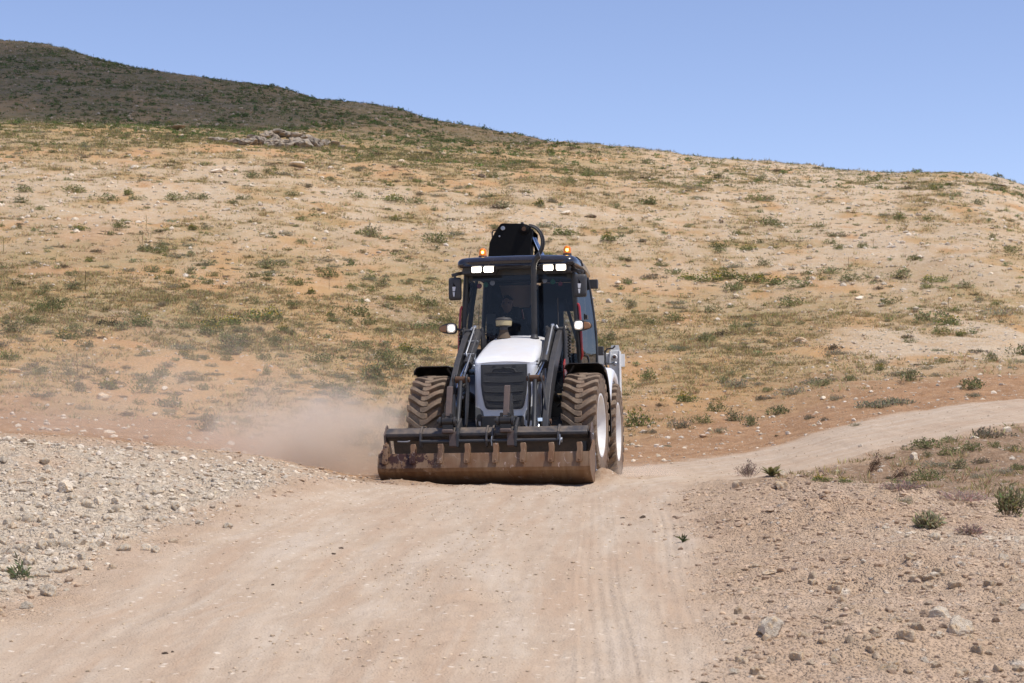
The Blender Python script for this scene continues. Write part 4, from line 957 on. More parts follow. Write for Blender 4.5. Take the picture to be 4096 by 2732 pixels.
fr = zn['road'][quads].mean(1); fh = zn['hill'][quads].mean(1); fd = d_[quads].mean(1)
cls = np.where(fr > .5, 1, np.where((fh > .5) & (fd > 26), 2, 0))

# ---- ground material
def ground_material():
    m, nt, out = new_mat('dry_earth'); t = NT(nt); p = t.n('ShaderNodeBsdfPrincipled')
    co = t.coord()
    a = t.n('ShaderNodeVertexColor', layer_name='zone_a'); b = t.n('ShaderNodeVertexColor', layer_name='zone_b')
    sa = t.n('ShaderNodeSeparateColor'); t.put(sa.inputs[0], a.outputs[0]); sb = t.n('ShaderNodeSeparateColor'); t.put(sb.inputs[0], b.outputs[0])
    road, white, red, grass = sa.outputs[0], sa.outputs[1], sa.outputs[2], a.outputs[1]
    pale, hill, verge, up = sb.outputs[0], sb.outputs[1], sb.outputs[2], b.outputs[1]
    nL = t.noise(.35, 5, .6, co); nM = t.noise(2.3, 6, .62, co); nF = t.noise(14, 6, .7, co); nG = t.noise(55, 4, .7, co)
    # stones: pale cells of two sizes
    v1 = t.n('ShaderNodeTexVoronoi', i_Scale=22., feature='F1'); t.put(v1.inputs['Vector'], t.n('ShaderNodeMixRGB', i_0=.06, i_1=co, i_2=t.n('ShaderNodeTexNoise', i_Scale=9.).outputs[1]).outputs[0])
    v2 = t.n('ShaderNodeTexVoronoi', i_Scale=6.5, feature='F1'); t.put(v2.inputs['Vector'], co)
    st1 = t.ramp(v1.outputs['Distance'], .42, .18); st2 = t.ramp(v2.outputs['Distance'], .40, .16)
    cell1 = t.n('ShaderNodeSeparateColor'); t.put(cell1.inputs[0], v1.outputs['Color']); cell2 = t.n('ShaderNodeSeparateColor'); t.put(cell2.inputs[0], v2.outputs['Color'])
    # base soil
    soil = t.mix(t.ramp(nM, .3, .7), C(.53, .375, .24), C(.63, .46, .32))
    soil = t.mix(t.ramp(nL, .42, .66, 0, .6), soil, C(.52, .335, .205))
    orange = t.mix(t.ramp(nM, .3, .7), C(.49, .235, .083), C(.60, .325, .135))
    orange = t.mix(t.ramp(nF, .45, .7, 0, .65), orange, C(.68, .48, .30))
    rdd = t.mix(t.ramp(nM, .3, .7), C(.38, .20, .095), C(.54, .315, .165))
    hillc = t.mix(t.ramp(nL, .35, .65), orange, C(.60, .375, .175))
    col = t.mix(hill, soil, hillc)
    col = t.mix(t.math('MULTIPLY', red, t.ramp(nF, .2, .6, .65, 1)), col, rdd)
    palec = t.mix(t.ramp(nF, .3, .7), C(.61, .435, .26), C(.78, .635, .46))
    col = t.mix(t.math('MULTIPLY', pale, t.ramp(nM, .3, .6, .5, 1)), col, palec)
    wh = t.mix(t.ramp(nF, .25, .7), C(.55, .42, .285), C(.71, .59, .445))
    col = t.mix(t.math('MULTIPLY', white, t.ramp(nM, .3, .55, .45, 1)), col, wh)
    rd = t.mix(t.ramp(nM, .3, .72), C(.475, .36, .255), C(.55, .43, .315))
    ln = t.n('ShaderNodeVertexColor', layer_name='lane'); rs = t.noise(1, 5, .62, t.mapping(ln.outputs[0], (11, 16, 1)), .3); rs2 = t.noise(1, 4, .6, t.mapping(ln.outputs[0], (34, 30, 1), (5, 2, 0)), .2)
    rd = t.mix(t.ramp(rs, .44, .64, 0, .7), rd, C(.45, .305, .20)); rd = t.mix(t.ramp(rs, .44, .33, 0, .5), rd, C(.58, .475, .37))
    rd = t.mix(t.ramp(rs2, .5, .68, 0, .55), rd, C(.45, .335, .235)); rd = t.mix(t.ramp(rs2, .46, .3, 0, .35), rd, C(.57, .475, .365)); rd = t.mix(t.ramp(nG, .5, .75, 0, .45), rd, C(.38, .275, .19))
    col = t.mix(road, col, rd)
    # dry sward between the tufts
    gc = t.mix(t.ramp(nF, .3, .7), C(.33, .25, .11), C(.53, .41, .215)); gc = t.mix(t.ramp(nM, .45, .65, 0, .4), gc, C(.30, .26, .12)); gc = t.mix(t.ramp(nL, .5, .62, 0, .5), gc, C(.41, .315, .235))
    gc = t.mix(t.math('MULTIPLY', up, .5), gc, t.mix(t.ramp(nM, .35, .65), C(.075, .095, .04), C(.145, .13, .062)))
    gm = t.math('MULTIPLY', grass, t.ramp(t.math('ADD', nF, t.math('MULTIPLY', nM, .8)), .66, 1.0, .1, 1.))
    col = t.mix(gm, col, gc)
    col = t.mix(t.math('MULTIPLY', verge, t.ramp(nF, .3, .6, .25, .95)), col, C(.30, .185, .105))
    # scattered pale stones, more where the ground is stony
    am = t.math('ADD', t.math('MULTIPLY', pale, .45), t.math('ADD', t.math('MULTIPLY', white, .45), .16)); am = t.math('MULTIPLY', am, t.math('SUBTRACT', 1., t.math('MULTIPLY', road, .55)))
    k1 = t.math('MULTIPLY', st1, t.math('LESS_THAN', cell1.outputs[0], am)); k2 = t.math('MULTIPLY', t.math('MULTIPLY', st2, t.math('LESS_THAN', cell2.outputs[0], t.math('MULTIPLY', am, .55))), t.math('LESS_THAN', road, .3))
    stc = t.mix(cell1.outputs[1], C(.60, .47, .34), C(.80, .70, .57))
    col = t.mix(t.math('MULTIPLY', t.math('MAXIMUM', k1, k2), .85), col, stc)
    t.put(p.inputs['Base Color'], col); p.inputs['Roughness'].default_value = .95; p.inputs['Specular IOR Level'].default_value = .15
    h = t.math('ADD', t.math('MULTIPLY', k1, .5), t.math('MULTIPLY', k2, 1.0))
    v3 = t.n('ShaderNodeTexVoronoi', i_Scale=62., feature='F1'); t.put(v3.inputs['Vector'], co)
    h = t.math('ADD', h, t.math('ADD', t.math('MULTIPLY', nF, 1.1), t.math('MULTIPLY', t.ramp(v3.outputs['Distance'], .5, .1), .45)))
    rstr = t.math('SUBTRACT', 1., t.math('MULTIPLY', road, .55))
    t.put(p.inputs['Normal'], t.bump(h, rstr, .038))
    nt.links.new(p.outputs[0], out.inputs[0]); return m
GM = ground_material()
def sheet(name, sel, kind='structure'):
    q = quads[sel]; used = np.unique(q); remap = np.zeros(len(co3), int); remap[used] = np.arange(len(used))
    me = bpy.data.meshes.new(name)
    me.vertices.add(len(used)); me.vertices.foreach_set('co', co3[used].astype(np.float32).ravel())
    me.loops.add(len(q) * 4); me.polygons.add(len(q))
    me.loops.foreach_set('vertex_index', remap[q].astype(np.int32).ravel())
    me.polygons.foreach_set('loop_start', np.arange(0, len(q) * 4, 4, dtype=np.int32)); me.polygons.foreach_set('use_smooth', np.ones(len(q), bool))
    for nm, at in (('zone_a', att_a), ('zone_b', att_b), ('lane', lane)):
        ca = me.color_attributes.new(nm, 'FLOAT_COLOR', 'POINT'); ca.data.foreach_set('color', at[used].astype(np.float32).ravel())
    me.update(); me.validate(); me.materials.append(GM)
    o = bpy.data.objects.new(name, me); COL.objects.link(o); tag(o, kind=kind); return o
sheet('ground', cls == 0); sheet('dirt_road', cls == 1); sheet('hill', cls == 2)

# ---- a cloud above the far hill whose shade lies on the upper slope (outside the frame, high up)
def cloud(loc, size, dens, seed):
    r_ = random.Random(seed); bm = bmesh.new()
    bmesh.ops.create_icosphere(bm, subdivisions=4, radius=1)
    for v in bm.verts:
        n_ = v.co.copy(); k = 1 + .22 * math.sin(3.1 * n_.x + seed) * math.sin(2.7 * n_.y + 1.3 * seed) + .12 * math.sin(7 * n_.x + 5 * n_.y + seed)
        v.co = Vector((n_.x * size[0] * k, n_.y * size[1] * k, n_.z * abs(n_.z) * (1 if n_.z > 0 else .5) * size[2] * k * 1.25))
    me = bpy.data.meshes.new('cloud'); bm.to_mesh(me); bm.free()
    o = bpy.data.objects.new('cloud', me); COL.objects.link(o); o.location = loc
    m, nt, out = new_mat('cloud_vapour'); t = NT(nt); pv = t.n('ShaderNodeVolumePrincipled')
    pv.inputs['Color'].default_value = C(.98, .98, .98); pv.inputs['Density'].default_value = dens; pv.inputs['Anisotropy'].default_value = .6
    nt.links.new(pv.outputs[0], out.inputs['Volume']); me.materials.append(m)
    tag(o, kind='structure'); return o
CH = 330
def over(x, d, z): k = (CH - z) / sd.z; return (x + sd.x * k, d + sd.y * k, CH)
cloud(over(-64, 199, 42), (80, 76, 28), .062, 1)
cloud(over(15, 184, 28), (52, 44, 18), .036, 3); cloud(over(62, 146, 20), (50, 24, 12), .030, 5)
# ------------------------------------------------------------------ plants and stones
def vcol_mat(name, rough=.8, trans=.0, noise=0., bump=0.):
    m, nt, out = new_mat(name); t = NT(nt)
    vc = t.n('ShaderNodeVertexColor', layer_name='Col'); oi = t.n('ShaderNodeObjectInfo')
    k = t.ramp(oi.outputs['Random'], 0, 1, .82, 1.18)
    co = t.coord()
    if noise: k = t.math('MULTIPLY', k, t.ramp(t.noise(noise, 5, .65, co), .25, .75, .72, 1.22))
    col = t.mix(1., vc.outputs[0], t.n('ShaderNodeCombineColor', i_0=k, i_1=k, i_2=k), 'MULTIPLY')
    p = t.n('ShaderNodeBsdfPrincipled'); t.put(p.inputs['Base Color'], col); p.inputs['Roughness'].default_value = rough; p.inputs['Specular IOR Level'].default_value = .2
    if bump: t.put(p.inputs['Normal'], t.bump(t.noise(noise * 2.5, 6, .7, co), bump, .02))
    sh = p.outputs[0]
    if trans:
        tr = t.n('ShaderNodeBsdfTranslucent'); t.put(tr.inputs[0], col); mx = t.n('ShaderNodeMixShader', i_0=trans)
        nt.links.new(sh, mx.inputs[1]); nt.links.new(tr.outputs[0], mx.inputs[2]); sh = mx.outputs[0]
    nt.links.new(sh, out.inputs[0]); return m
M['leaf'] = vcol_mat('plant_leaves', .75, .5)
M['stone'] = vcol_mat('limestone', .92, 0, 9., .8)

def mesh_np(name, V, Fq, Col, mat, smooth=False):
    """V (n,3), Fq (m,k) all faces alike, Col (n,3)"""
    me = bpy.data.meshes.new(name); k = Fq.shape[1]
    me.vertices.add(len(V)); me.vertices.foreach_set('co', V.astype(np.float32).ravel())
    me.loops.add(Fq.size); me.polygons.add(len(Fq)); me.loops.foreach_set('vertex_index', Fq.astype(np.int32).ravel())
    me.polygons.foreach_set('loop_start', np.arange(0, Fq.size, k, dtype=np.int32))
    me.polygons.foreach_set('use_smooth', np.full(len(Fq), smooth))
    ca = me.color_attributes.new('Col', 'FLOAT_COLOR', 'POINT')
    ca.data.foreach_set('color', np.concatenate([Col, np.ones((len(Col), 1))], 1).astype(np.float32).ravel())
    me.update(); me.materials.append(mat); return me
def blades(base, dirs, ln, wd, side, col, colv, r_):
    """leaf quads: pointed blades from base along dirs"""
    n = len(base); tip = base + dirs * ln[:, None]; mid = base + dirs * (ln * .5)[:, None]
    s = side * (wd * .5)[:, None]
    V = np.stack([base, mid + s, tip, mid - s], 1).reshape(-1, 3); Fq = np.arange(n * 4).reshape(n, 4)
    c = np.array(col)[None] * (1 + colv * r_.normal(size=(n, 1))).clip(.4, 1.8) * (1 + .10 * r_.normal(size=(n, 3)))
    return V, Fq, np.repeat(c.clip(.004, .9), 4, 0)
def unit(a): return a / np.linalg.norm(a, axis=1, keepdims=True).clip(1e-6)
def join(parts):
    Vs, Fs, Cs = [], [], []; n = 0
    for V, Fq, Cc in parts: Vs.append(V); Fs.append(Fq + n); Cs.append(Cc); n += len(V)
    return np.concatenate(Vs), np.concatenate(Fs), np.concatenate(Cs)
def dome(n, h, r_, lumps=5, flat=1.):
    """points in an uneven dome of width 1 built from a few overlapping tufts"""
    c = np.stack([r_.uniform(-.3, .3, lumps), r_.uniform(-.3, .3, lumps), np.zeros(lumps)], 1); rad = r_.uniform(.16, .30, lumps); hh = h * r_.uniform(.55, 1.1, lumps)
    k = r_.integers(0, lumps, n); d = unit(r_.normal(size=(n, 3))); d[:, 2] = np.abs(d[:, 2]); q = r_.uniform(.35, 1, n) ** .6
    P = np.stack([c[k, 0] + d[:, 0] * rad[k] * q, c[k, 1] + d[:, 1] * rad[k] * q, d[:, 2] * hh[k] * q * flat], 1)
    return P, unit(d + np.array([0, 0, .55]))
def leafy(seed, h=.55, n=380, ll=.10, lw=.045, col=(.12, .135, .045), flowers=0, up=.4, cv=.28):
    r_ = np.random.default_rng(seed); P, D = dome(n, h, r_, 7)
    D = unit(D + r_.normal(size=(n, 3)) * .55 + np.array([0, 0, up])); S = unit(np.cross(D, r_.normal(size=(n, 3))))
    parts = [blades(P, D, ll * r_.uniform(.6, 1.3, n), lw * r_.uniform(.7, 1.3, n), S, col, cv, r_)]
    m = n // 9; st = P[:m] * np.array([.9, .9, 1]); b0 = st * np.array([.25, .25, 0]); dd = st - b0; L = np.linalg.norm(dd, axis=1)
    parts.append(blades(b0, unit(dd), L, np.full(m, .013), unit(np.cross(unit(dd), r_.normal(size=(m, 3)))), (.17, .13, .075), .2, r_))
    if flowers:
        k = np.argsort(-P[:, 2] + r_.normal(size=n) * .08)[:flowers]; Q = P[k] + np.array([0, 0, ll * .6]); Df = unit(r_.normal(size=(flowers, 3)) + np.array([0, -.2, 1.]))
        parts.append(blades(Q, Df, np.full(flowers, .05), np.full(flowers, .042), unit(np.cross(Df, r_.normal(size=(flowers, 3)))), (.50, .36, .02), .2, r_))
    return join(parts)
def tuft(seed, n=15, h=.7, col=(.36, .275, .15), spread=.6, w=.06, cv=.2):
    r_ = np.random.default_rng(seed); a = r_.uniform(0, 2*PI, n); rr = r_.uniform(0, .35, n) ** .8
    P = np.stack([np.cos(a) * rr, np.sin(a) * rr, np.zeros(n)], 1); D = unit(np.stack([np.cos(a) * spread * r_.uniform(0, 1.4, n), np.sin(a) * spread * r_.uniform(0, 1.4, n), np.ones(n)], 1))
    S = unit(np.cross(D, r_.normal(size=(n, 3))))
    return blades(P, D, h * r_.uniform(.4, 1.1, n), np.full(n, w), S, col, cv, r_)
KINDS = {
 'shrub': [leafy(s, h=.5 + .1 * (s % 3), col=c) for s, c in ((11, (.235, .235, .10)), (12, (.27, .26, .13)), (13, (.20, .205, .085)), (14, (.29, .27, .145)), (15, (.25, .245, .115)))],
 'cushion_shrub': [leafy(s, h=.30 + .05 * (s % 2), n=460, ll=.075, lw=.028, col=c, up=.9, cv=.22) for s, c in ((21, (.34, .30, .195)), (22, (.29, .285, .18)), (23, (.36, .32, .215)), (24, (.26, .215, .14)))],
 'flowering_shrub': [leafy(s, h=.55, col=(.20, .21, .085), flowers=f) for s, f in ((31, 70), (32, 40), (33, 95))],
 'dark_cushion': [leafy(s, h=.32, n=420, ll=.065, lw=.03, col=c, up=.6, cv=.25) for s, c in ((41, (.095, .088, .045)), (42, (.12, .092, .058)))],
}
TUFTS = [tuft(50 + i, col=c, h=.6 + .15 * (i % 3)) for i, c in enumerate([(.45, .35, .175), (.39, .305, .145), (.50, .39, .21), (.42, .32, .215), (.27, .24, .10)])]
def ico(sub, seed, amp=.28, flat=.7):
    bm = bmesh.new(); bmesh.ops.create_icosphere(bm, subdivisions=sub, radius=.5); r_ = np.random.default_rng(seed)
    V = np.array([v.co[:] for v in bm.verts]); Fq = np.array([[v.index for v in f.verts] for f in bm.faces]); bm.free()
    n = unit(V); off = np.zeros(len(V))
    for _ in range(9):      # chop with random planes: angular, broken stone
        d = unit(r_.normal(size=(1, 3)))[0]; lim = r_.uniform(.24, .42); pr = V @ d; over_ = pr > lim
        V[over_] -= np.outer((pr[over_] - lim) * .9, d)
    for _ in range(3):
        d = r_.normal(size=3) * 5; ph = r_.uniform(0, 6); off += np.sin(V @ d + ph)
    V = V * (1 + amp * .22 * off[:, None]); V[:, 2] *= flat
    return V, Fq
LOW = [ico(1, 60 + i) for i in range(6)]; HIGH = [ico(3, 80 + i, .22, .72) for i in range(7)]
def merge(name, T, k, pos, yaw, sc, cmul, mat, smooth=False, tilt=None):
    """all copies as one mesh (for what nobody could count)"""
    Vs, Fs, Cs = [], [], []; n0 = 0
    for i, tp in enumerate(T):
        s = np.nonzero(k == i)[0]
        if not len(s): continue
        V, Fq = tp[0], tp[1]; c, sn = np.cos(yaw[s]), np.sin(yaw[s]); S = sc[s]
        X = V[None, :, 0] * S[:, None, 0]; Y = V[None, :, 1] * S[:, None, 1]; Z = V[None, :, 2] * S[:, None, 2]
        P = np.stack([X * c[:, None] - Y * sn[:, None], X * sn[:, None] + Y * c[:, None], Z], -1) + pos[s][:, None, :]
        Vs.append(P.reshape(-1, 3)); m = len(V)
        Fs.append((Fq[None] + (n0 + np.arange(len(s)) * m)[:, None, None]).reshape(-1, Fq.shape[1])); n0 += m * len(s)
        base = tp[2][None] if len(tp) > 2 else np.ones((1, m, 3))
        Cs.append((base * cmul[s][:, None, :]).reshape(-1, 3))
    me = mesh_np(name, np.concatenate(Vs), np.concatenate(Fs), np.concatenate(Cs), mat, smooth)
    o = bpy.data.objects.new(name, me); COL.objects.link(o); tag(o, kind='stuff'); return o
def wedge(n, d0, d1, pad=.11, r_=rng):
    n = int(n * (.2655 + pad) / .2855)      # a strip beyond both sides of the view too
    d = np.sqrt(r_.uniform(d0 * d0, d1 * d1, n)); a = r_.uniform(-.2655 - pad, .2655 + pad, n); return a * d, d
def where(x, d):
    """plain words for where on the place a point lies"""
    u = 2048 + F_PX * x / d
    zr = road_amount(np.array([x]), np.array([d]))[0]
    l = np.interp(d, RL[:,0], RL[:,1]); r = np.interp(d, RR[:,0], RR[:,1])
    if zr > .5: return 'road'
    if x > r and d < 40 and x > 1.0: return 'berm' if d < 19.8 else 'meadow'
    if x < l and d < 27: return 'heap' if d < 22 else 'bank'
    if d < 40: return 'foot west' if u < 1700 else 'foot east'
    if d < 66: return 'mid west' if u < 1750 else ('mid east' if u > 2500 else 'mid behind')
    if d < 112: return 'high west' if u < 1750 else ('high east' if u > 2500 else 'high behind')
    return 'top west' if u < 2100 else 'top east'
PLACE = {'road': 'on the dirt road', 'berm': 'on the gravel verge right of the road', 'meadow': 'in the hollow between verge and rear track', 'heap': 'on the white gravel heap left of the road',
 'bank': 'on the red bank behind the gravel heap', 'foot west': 'at the foot of the slope behind the dust', 'foot east': 'at the slope foot above the rear track', 'mid west': 'on the orange slope left of the cab',
 'mid behind': 'on the orange slope behind the cab', 'mid east': 'on the orange slope right of the cab', 'high west': 'on the stony slope below the rock outcrop', 'high behind': 'on the stony slope above the beacons',
 'high east': 'high on the pale stony slope at right', 'top west': 'on the dark shaded upper hill', 'top east': 'near the pale right end of the hilltop'}
LOOK = {'shrub': 'leafy green shrub', 'cushion_shrub': 'grey-green cushion plant', 'flowering_shrub': 'yellow-flowered shrub', 'dark_cushion': 'dark low cushion plant', 'stone': 'pale limestone'}
meshes = {}; AUTO = []
for kn, T in KINDS.items(): meshes[kn] = [mesh_np(kn, *tp, M['leaf']) for tp in T]
def size_word(px): return 'large' if px > 88 else ('medium' if px > 52 else 'small')
def plant(kn, x, d, wd, hs=1., label=None, z=None):
    o = bpy.data.objects.new({'dark_cushion': 'cushion_shrub'}.get(kn, kn), random.choice(meshes[kn])); COL.objects.link(o)
    o.location = (x, d, (gz(x, d) if z is None else z) - .02 * wd); o.rotation_euler = (0, 0, random.uniform(0, 6.28)); o.scale = (wd, wd, wd * hs)
    g = f"{size_word(wd / d * F_PX)} {LOOK[kn]} {PLACE[where(x, d)]}"
    tag(o, label or g, 'shrub', None if label else g)
    if not label: AUTO.append((o, f"{size_word(wd / d * F_PX)} {LOOK[kn]}"))
    return o

# shrubs read off the photograph: pixel column, row of the foot, width in pixels, kind
HAND = """2548 1706 120 f 1.2|2598 1735 70 c 1|2712 1712 90 c 1.6|2804 1694 75 s .9|2869 1648 75 s 1.1|2880 1735 55 c 1.7|2945 1684 85 s 1|2999 1706 80 s 1.2|3298 1684 48 c 1.3|3417 1706 50 c 1|3114 1659 100 s .8|3237 1677 70 c 1|3500 1628 170 c .9|3580 1620 150 c .8|3641 1526 105 s 1|3900 1558 115 s .9|3890 1591 70 c 1|3395 1529 52 s 1.2|3327 1526 58 c 1|3035 1551 60 c 1|3078 1569 55 s .8|2826 1367 75 s 1|2905 1345 85 d 1|3640 1352 64 d 1|2670 1792 42 c 1|3103 1749 26 d 1|2645 1627 50 d 1|2960 1560 150 c .8|3180 1580 130 c .8|3260 1540 140 c .7|3060 1600 90 c .8|3340 1600 80 c .9
3715 1829 55 s .8|3800 1821 95 s .8|3872 1803 105 s .8|3980 1792 52 s 1|4052 1807 60 s 1|3619 1901 85 c .9|3713 1922 120 s .8|3828 1872 100 s .8|3547 1919 42 d 1|4016 1894 125 c .7|3295 1926 110 f .5|3367 1930 90 f .5|3740 1870 130 c .6|3930 1850 120 c .7|4080 1880 80 s .8|3650 1860 60 c .8|3900 1915 80 c .8
441 1307 115 d 1|477 1329 85 s .9|571 1307 105 f .9|253 1357 105 f .8|340 1350 85 s .8|166 1256 85 s 1|217 1242 115 s .8|170 1166 62 s 1|58 1148 85 d .8|600 1090 75 s .8|1189 1144 72 f .9|1233 1177 52 f 1|1301 1112 95 s .8|840 1310 110 f .7|930 1306 120 f .7|1048 1292 150 f .8|1193 1314 52 s .9|448 1560 115 f .9|571 1574 95 s 1|651 1509 85 s 1|687 1632 120 f .9|839 1726 115 s 1.2|506 1665 95 d .8|672 1647 70 c .8|904 1448 48 s 1.2|1070 1502 42 s 1.8|1128 1433 48 c 1.5|1294 1459 125 s .7|1446 1401 85 s .9|1547 1437 105 s .9|1468 1307 70 s .8|1533 1545 62 s 1|1374 1596 110 s .9|30 1440 90 f .9|60 1330 120 s .8|120 1300 90 s .8|160 1590 120 c .7|330 1640 90 c .7|400 1500 70 s .9|760 1500 70 c 1|820 1560 60 s 1
2760 1120 100 f .6|2830 1130 130 f .6|2920 1120 130 f .6|3010 1130 120 f .6|3100 1140 110 f .6|3190 1150 120 s .6|2700 1100 90 s .6|2950 1165 110 s .7|3330 1100 110 s .6|3420 1125 100 s .6|3600 1110 120 s .6|3750 1130 110 f .6|3880 1150 80 s .7|3180 1225 110 s .7|3560 1220 80 s .7|3730 1290 150 s .7|3800 1300 110 f .7|4000 1260 140 c .7|2600 1300 70 s .8|2700 1290 90 s .7|2480 1290 48 s .9|2530 1230 70 s .7|2450 960 100 f .6|2250 940 110 f .6|2870 990 80 f .7|2990 1000 90 f .6|1560 800 120 f .5|1650 810 110 s .5|1420 790 80 s .6|1960 830 120 d .5|2030 830 100 s .5|1800 880 70 d .6|660 660 60 d .7|960 650 50 d .6|1070 655 70 d .5|1120 650 60 d .5|1580 670 60 d .6|1550 700 50 d .7|1620 700 60 d .6|280 765 90 s .6|410 800 100 s .6|540 800 70 s .6|690 800 90 s .8|780 795 90 s .6|970 800 70 s .6|1160 780 60 s .7|2280 592 60 d .7|2370 605 70 d .6|2110 590 50 d .7|2800 612 60 d .6|2430 780 40 d .8"""
KK = {'s': 'shrub', 'c': 'cushion_shrub', 'f': 'flowering_shrub', 'd': 'dark_cushion'}
hand_xy = []
for ent in HAND.replace('\n', '|').split('|'):
    u, v, wpx, kk, hs = ent.split(); x, d = spot(float(u), float(v)); wd = float(wpx) / F_PX * d * 1.12
    hand_xy.append((x, d, wd)); plant(KK[kk], x, d, wd, float(hs) * .82)
n_hand = len(hand_xy)

# the rest of the scrub, thrown over the slope; the ones that show largest become objects
def scatter(n, d0, d1, dens):
    x, d = wedge(n, d0, d1); zn = zones(x, d)
    p = dens(x, d, zn); s = rng.uniform(0, 1, len(x)) < p
    return x[s], d[s]
def dens_sh(x, d, z):
    cl = sstep(-.25, .5, fbm(x * .35 + 2, d * .16, 4) + .3 * fbm(x * .08, d * .05 + 3, 2))
    return z['hill'] * (1 - .75 * z['red'] * (d < 45)) * (1 - .85 * z['pale']) * (.22 + .9 * cl) * (1 - .45 * sstep(54, 42, d) * sstep(2250, 2600, hill_u(x, d)))
x1, d1 = scatter(3600, 29, 72, dens_sh); x2, d2 = scatter(9000, 72, 150, dens_sh); x3, d3 = scatter(30000, 112, 262, lambda x, d, z: z['up'] * sstep(-.5, .3, fbm(x * .12, d * .06, 3) + .1))
xm, dm = scatter(260, 21, 36, lambda x, d, z: (x > 4.2) * (x > np.interp(d, RR[:,0], RR[:,1]) + .5) * (1 - z['road']) * .8)
xa = np.concatenate([x1, x2, x3, xm]); da = np.concatenate([d1, d2, d3, dm])
ua = 2048 + F_PX * xa / da
wd = np.exp(rng.normal(-1.02, .42, len(xa))) * np.interp(da, [25, 70, 150], [.80, .95, 1.15]); wd = wd.clip(.1, 1.1)
kind = rng.choice(4, len(xa), p=[.36, .44, .09, .11]); topz = da > 115; kind[topz] = rng.choice(4, topz.sum(), p=[.62, .10, .02, .26]); kind[da < 24] = rng.choice([0, 1], (da < 24).sum())
za = height(xa, da)
hxy = np.array(hand_xy); clear = np.array([np.min((hxy[:,0] - a) ** 2 + ((hxy[:,1] - b) * .6) ** 2 - (hxy[:,2] * .5 + w_ * .4) ** 2) > 0 for a, b, w_ in zip(xa, da, wd)])
wpx = wd / da * F_PX; inside = (ua > -40) & (ua < 4136) & clear
names = list(KINDS)
solo = np.zeros(len(xa), bool)
for ki, cap in ((0, 215), (1, 165), (2, 60), (3, 85)):
    c = np.nonzero((kind == ki) & inside)[0]; c = c[np.argsort(-wpx[c])][:cap]; solo[c] = True
for i in np.nonzero(solo)[0]: plant(names[kind[i]], float(xa[i]), float(da[i]), float(wd[i]), random.uniform(.5, .85), z=float(za[i]))
rest = np.nonzero(~solo & clear)[0]
allT = [tp for kn in names for tp in KINDS[kn]]; off = np.cumsum([0] + [len(KINDS[kn]) for kn in names])
# distant ones use thinner copies of the same plants
thin = []
for tp in allT:
    nb = len(tp[1]); keep = np.random.default_rng(1).permutation(nb)[:110]; idx4 = tp[1][keep].ravel()
    V = tp[0][idx4].reshape(-1, 4, 3); cV = V.mean(1, keepdims=True); V = cV + (V - cV) * 1.8
    thin.append((V.reshape(-1, 3), np.arange(len(idx4)).reshape(-1, 4), tp[2][idx4]))
kk = np.array([off[kind[i]] + rng.integers(0, len(KINDS[names[kind[i]]])) for i in rest])
jit = rng.uniform(.75, 1.25, (len(rest), 1)) * (1 + .05 * rng.normal(size=(len(rest), 3)))
far = da[rest] > 110
thin2 = []
for tp in allT:
    nb = len(tp[1]); keep = np.random.default_rng(2).permutation(nb)[:34]; idx4 = tp[1][keep].ravel(); V = tp[0][idx4].reshape(-1, 4, 3); cV = V.mean(1, keepdims=True); V = cV + (V - cV) * 2.6
    thin2.append((V.reshape(-1, 3), np.arange(len(idx4)).reshape(-1, 4), tp[2][idx4] * np.array([.60, .80, .58])))
kk = kk + len(thin) * far
merge('scrub', thin + thin2, kk, np.stack([xa[rest], da[rest], za[rest] - .02 * wd[rest]], 1), rng.uniform(0, 6.28, len(rest)), np.stack([wd[rest], wd[rest], wd[rest] * rng.uniform(.4, .75, len(rest))], 1), jit, M['leaf'])

# dry grass
def dens_gr(x, d, z): return np.clip(z['grass'] * (.35 + .65 * sstep(-.3, .4, fbm(x * .6, d * .35, 3))), 0, 1) * (1 - .6 * z['red'])
g1 = scatter(75000, 28, 62, dens_gr); g2 = scatter(70000, 62, 125, dens_gr); g3 = scatter(26000, 110, 265, lambda x, d, z: z['up'] * .9)
g4 = scatter(5000, 19.5, 36, lambda x, d, z: (x > 3.2) * (x > np.interp(d, RR[:,0], RR[:,1]) + .35) * (1 - z['road']) * sstep(-.4, .3, fbm(x * .7, d * .5, 3)))
g5 = scatter(9000, 120, 160, lambda x, d, z: (z['up'] < .5) * .6)
xg, dg = [np.concatenate([g[i] for g in (g1, g2, g3, g4, g5)]) for i in (0, 1)]
zg = height(xg, dg); sg = rng.uniform(.08, .20, len(xg)) * np.interp(dg, [25, 60, 130, 250], [.9, 1.2, 2.0, 2.6]); kg = rng.choice(5, len(xg), p=[.34, .26, .2, .12, .08]); kg[dg > 110] = rng.choice([1, 3, 4, 4], (dg > 110).sum())
merge('dry_grass', TUFTS, kg, np.stack([xg, dg, zg - .01], 1), rng.uniform(0, 6.28, len(xg)), np.stack([sg * 1.4, sg * 1.4, sg * rng.uniform(.6, 1.1, len(xg))], 1), rng.uniform(.8, 1.2, (len(xg), 1)) * np.ones((1, 3)), M['leaf'])

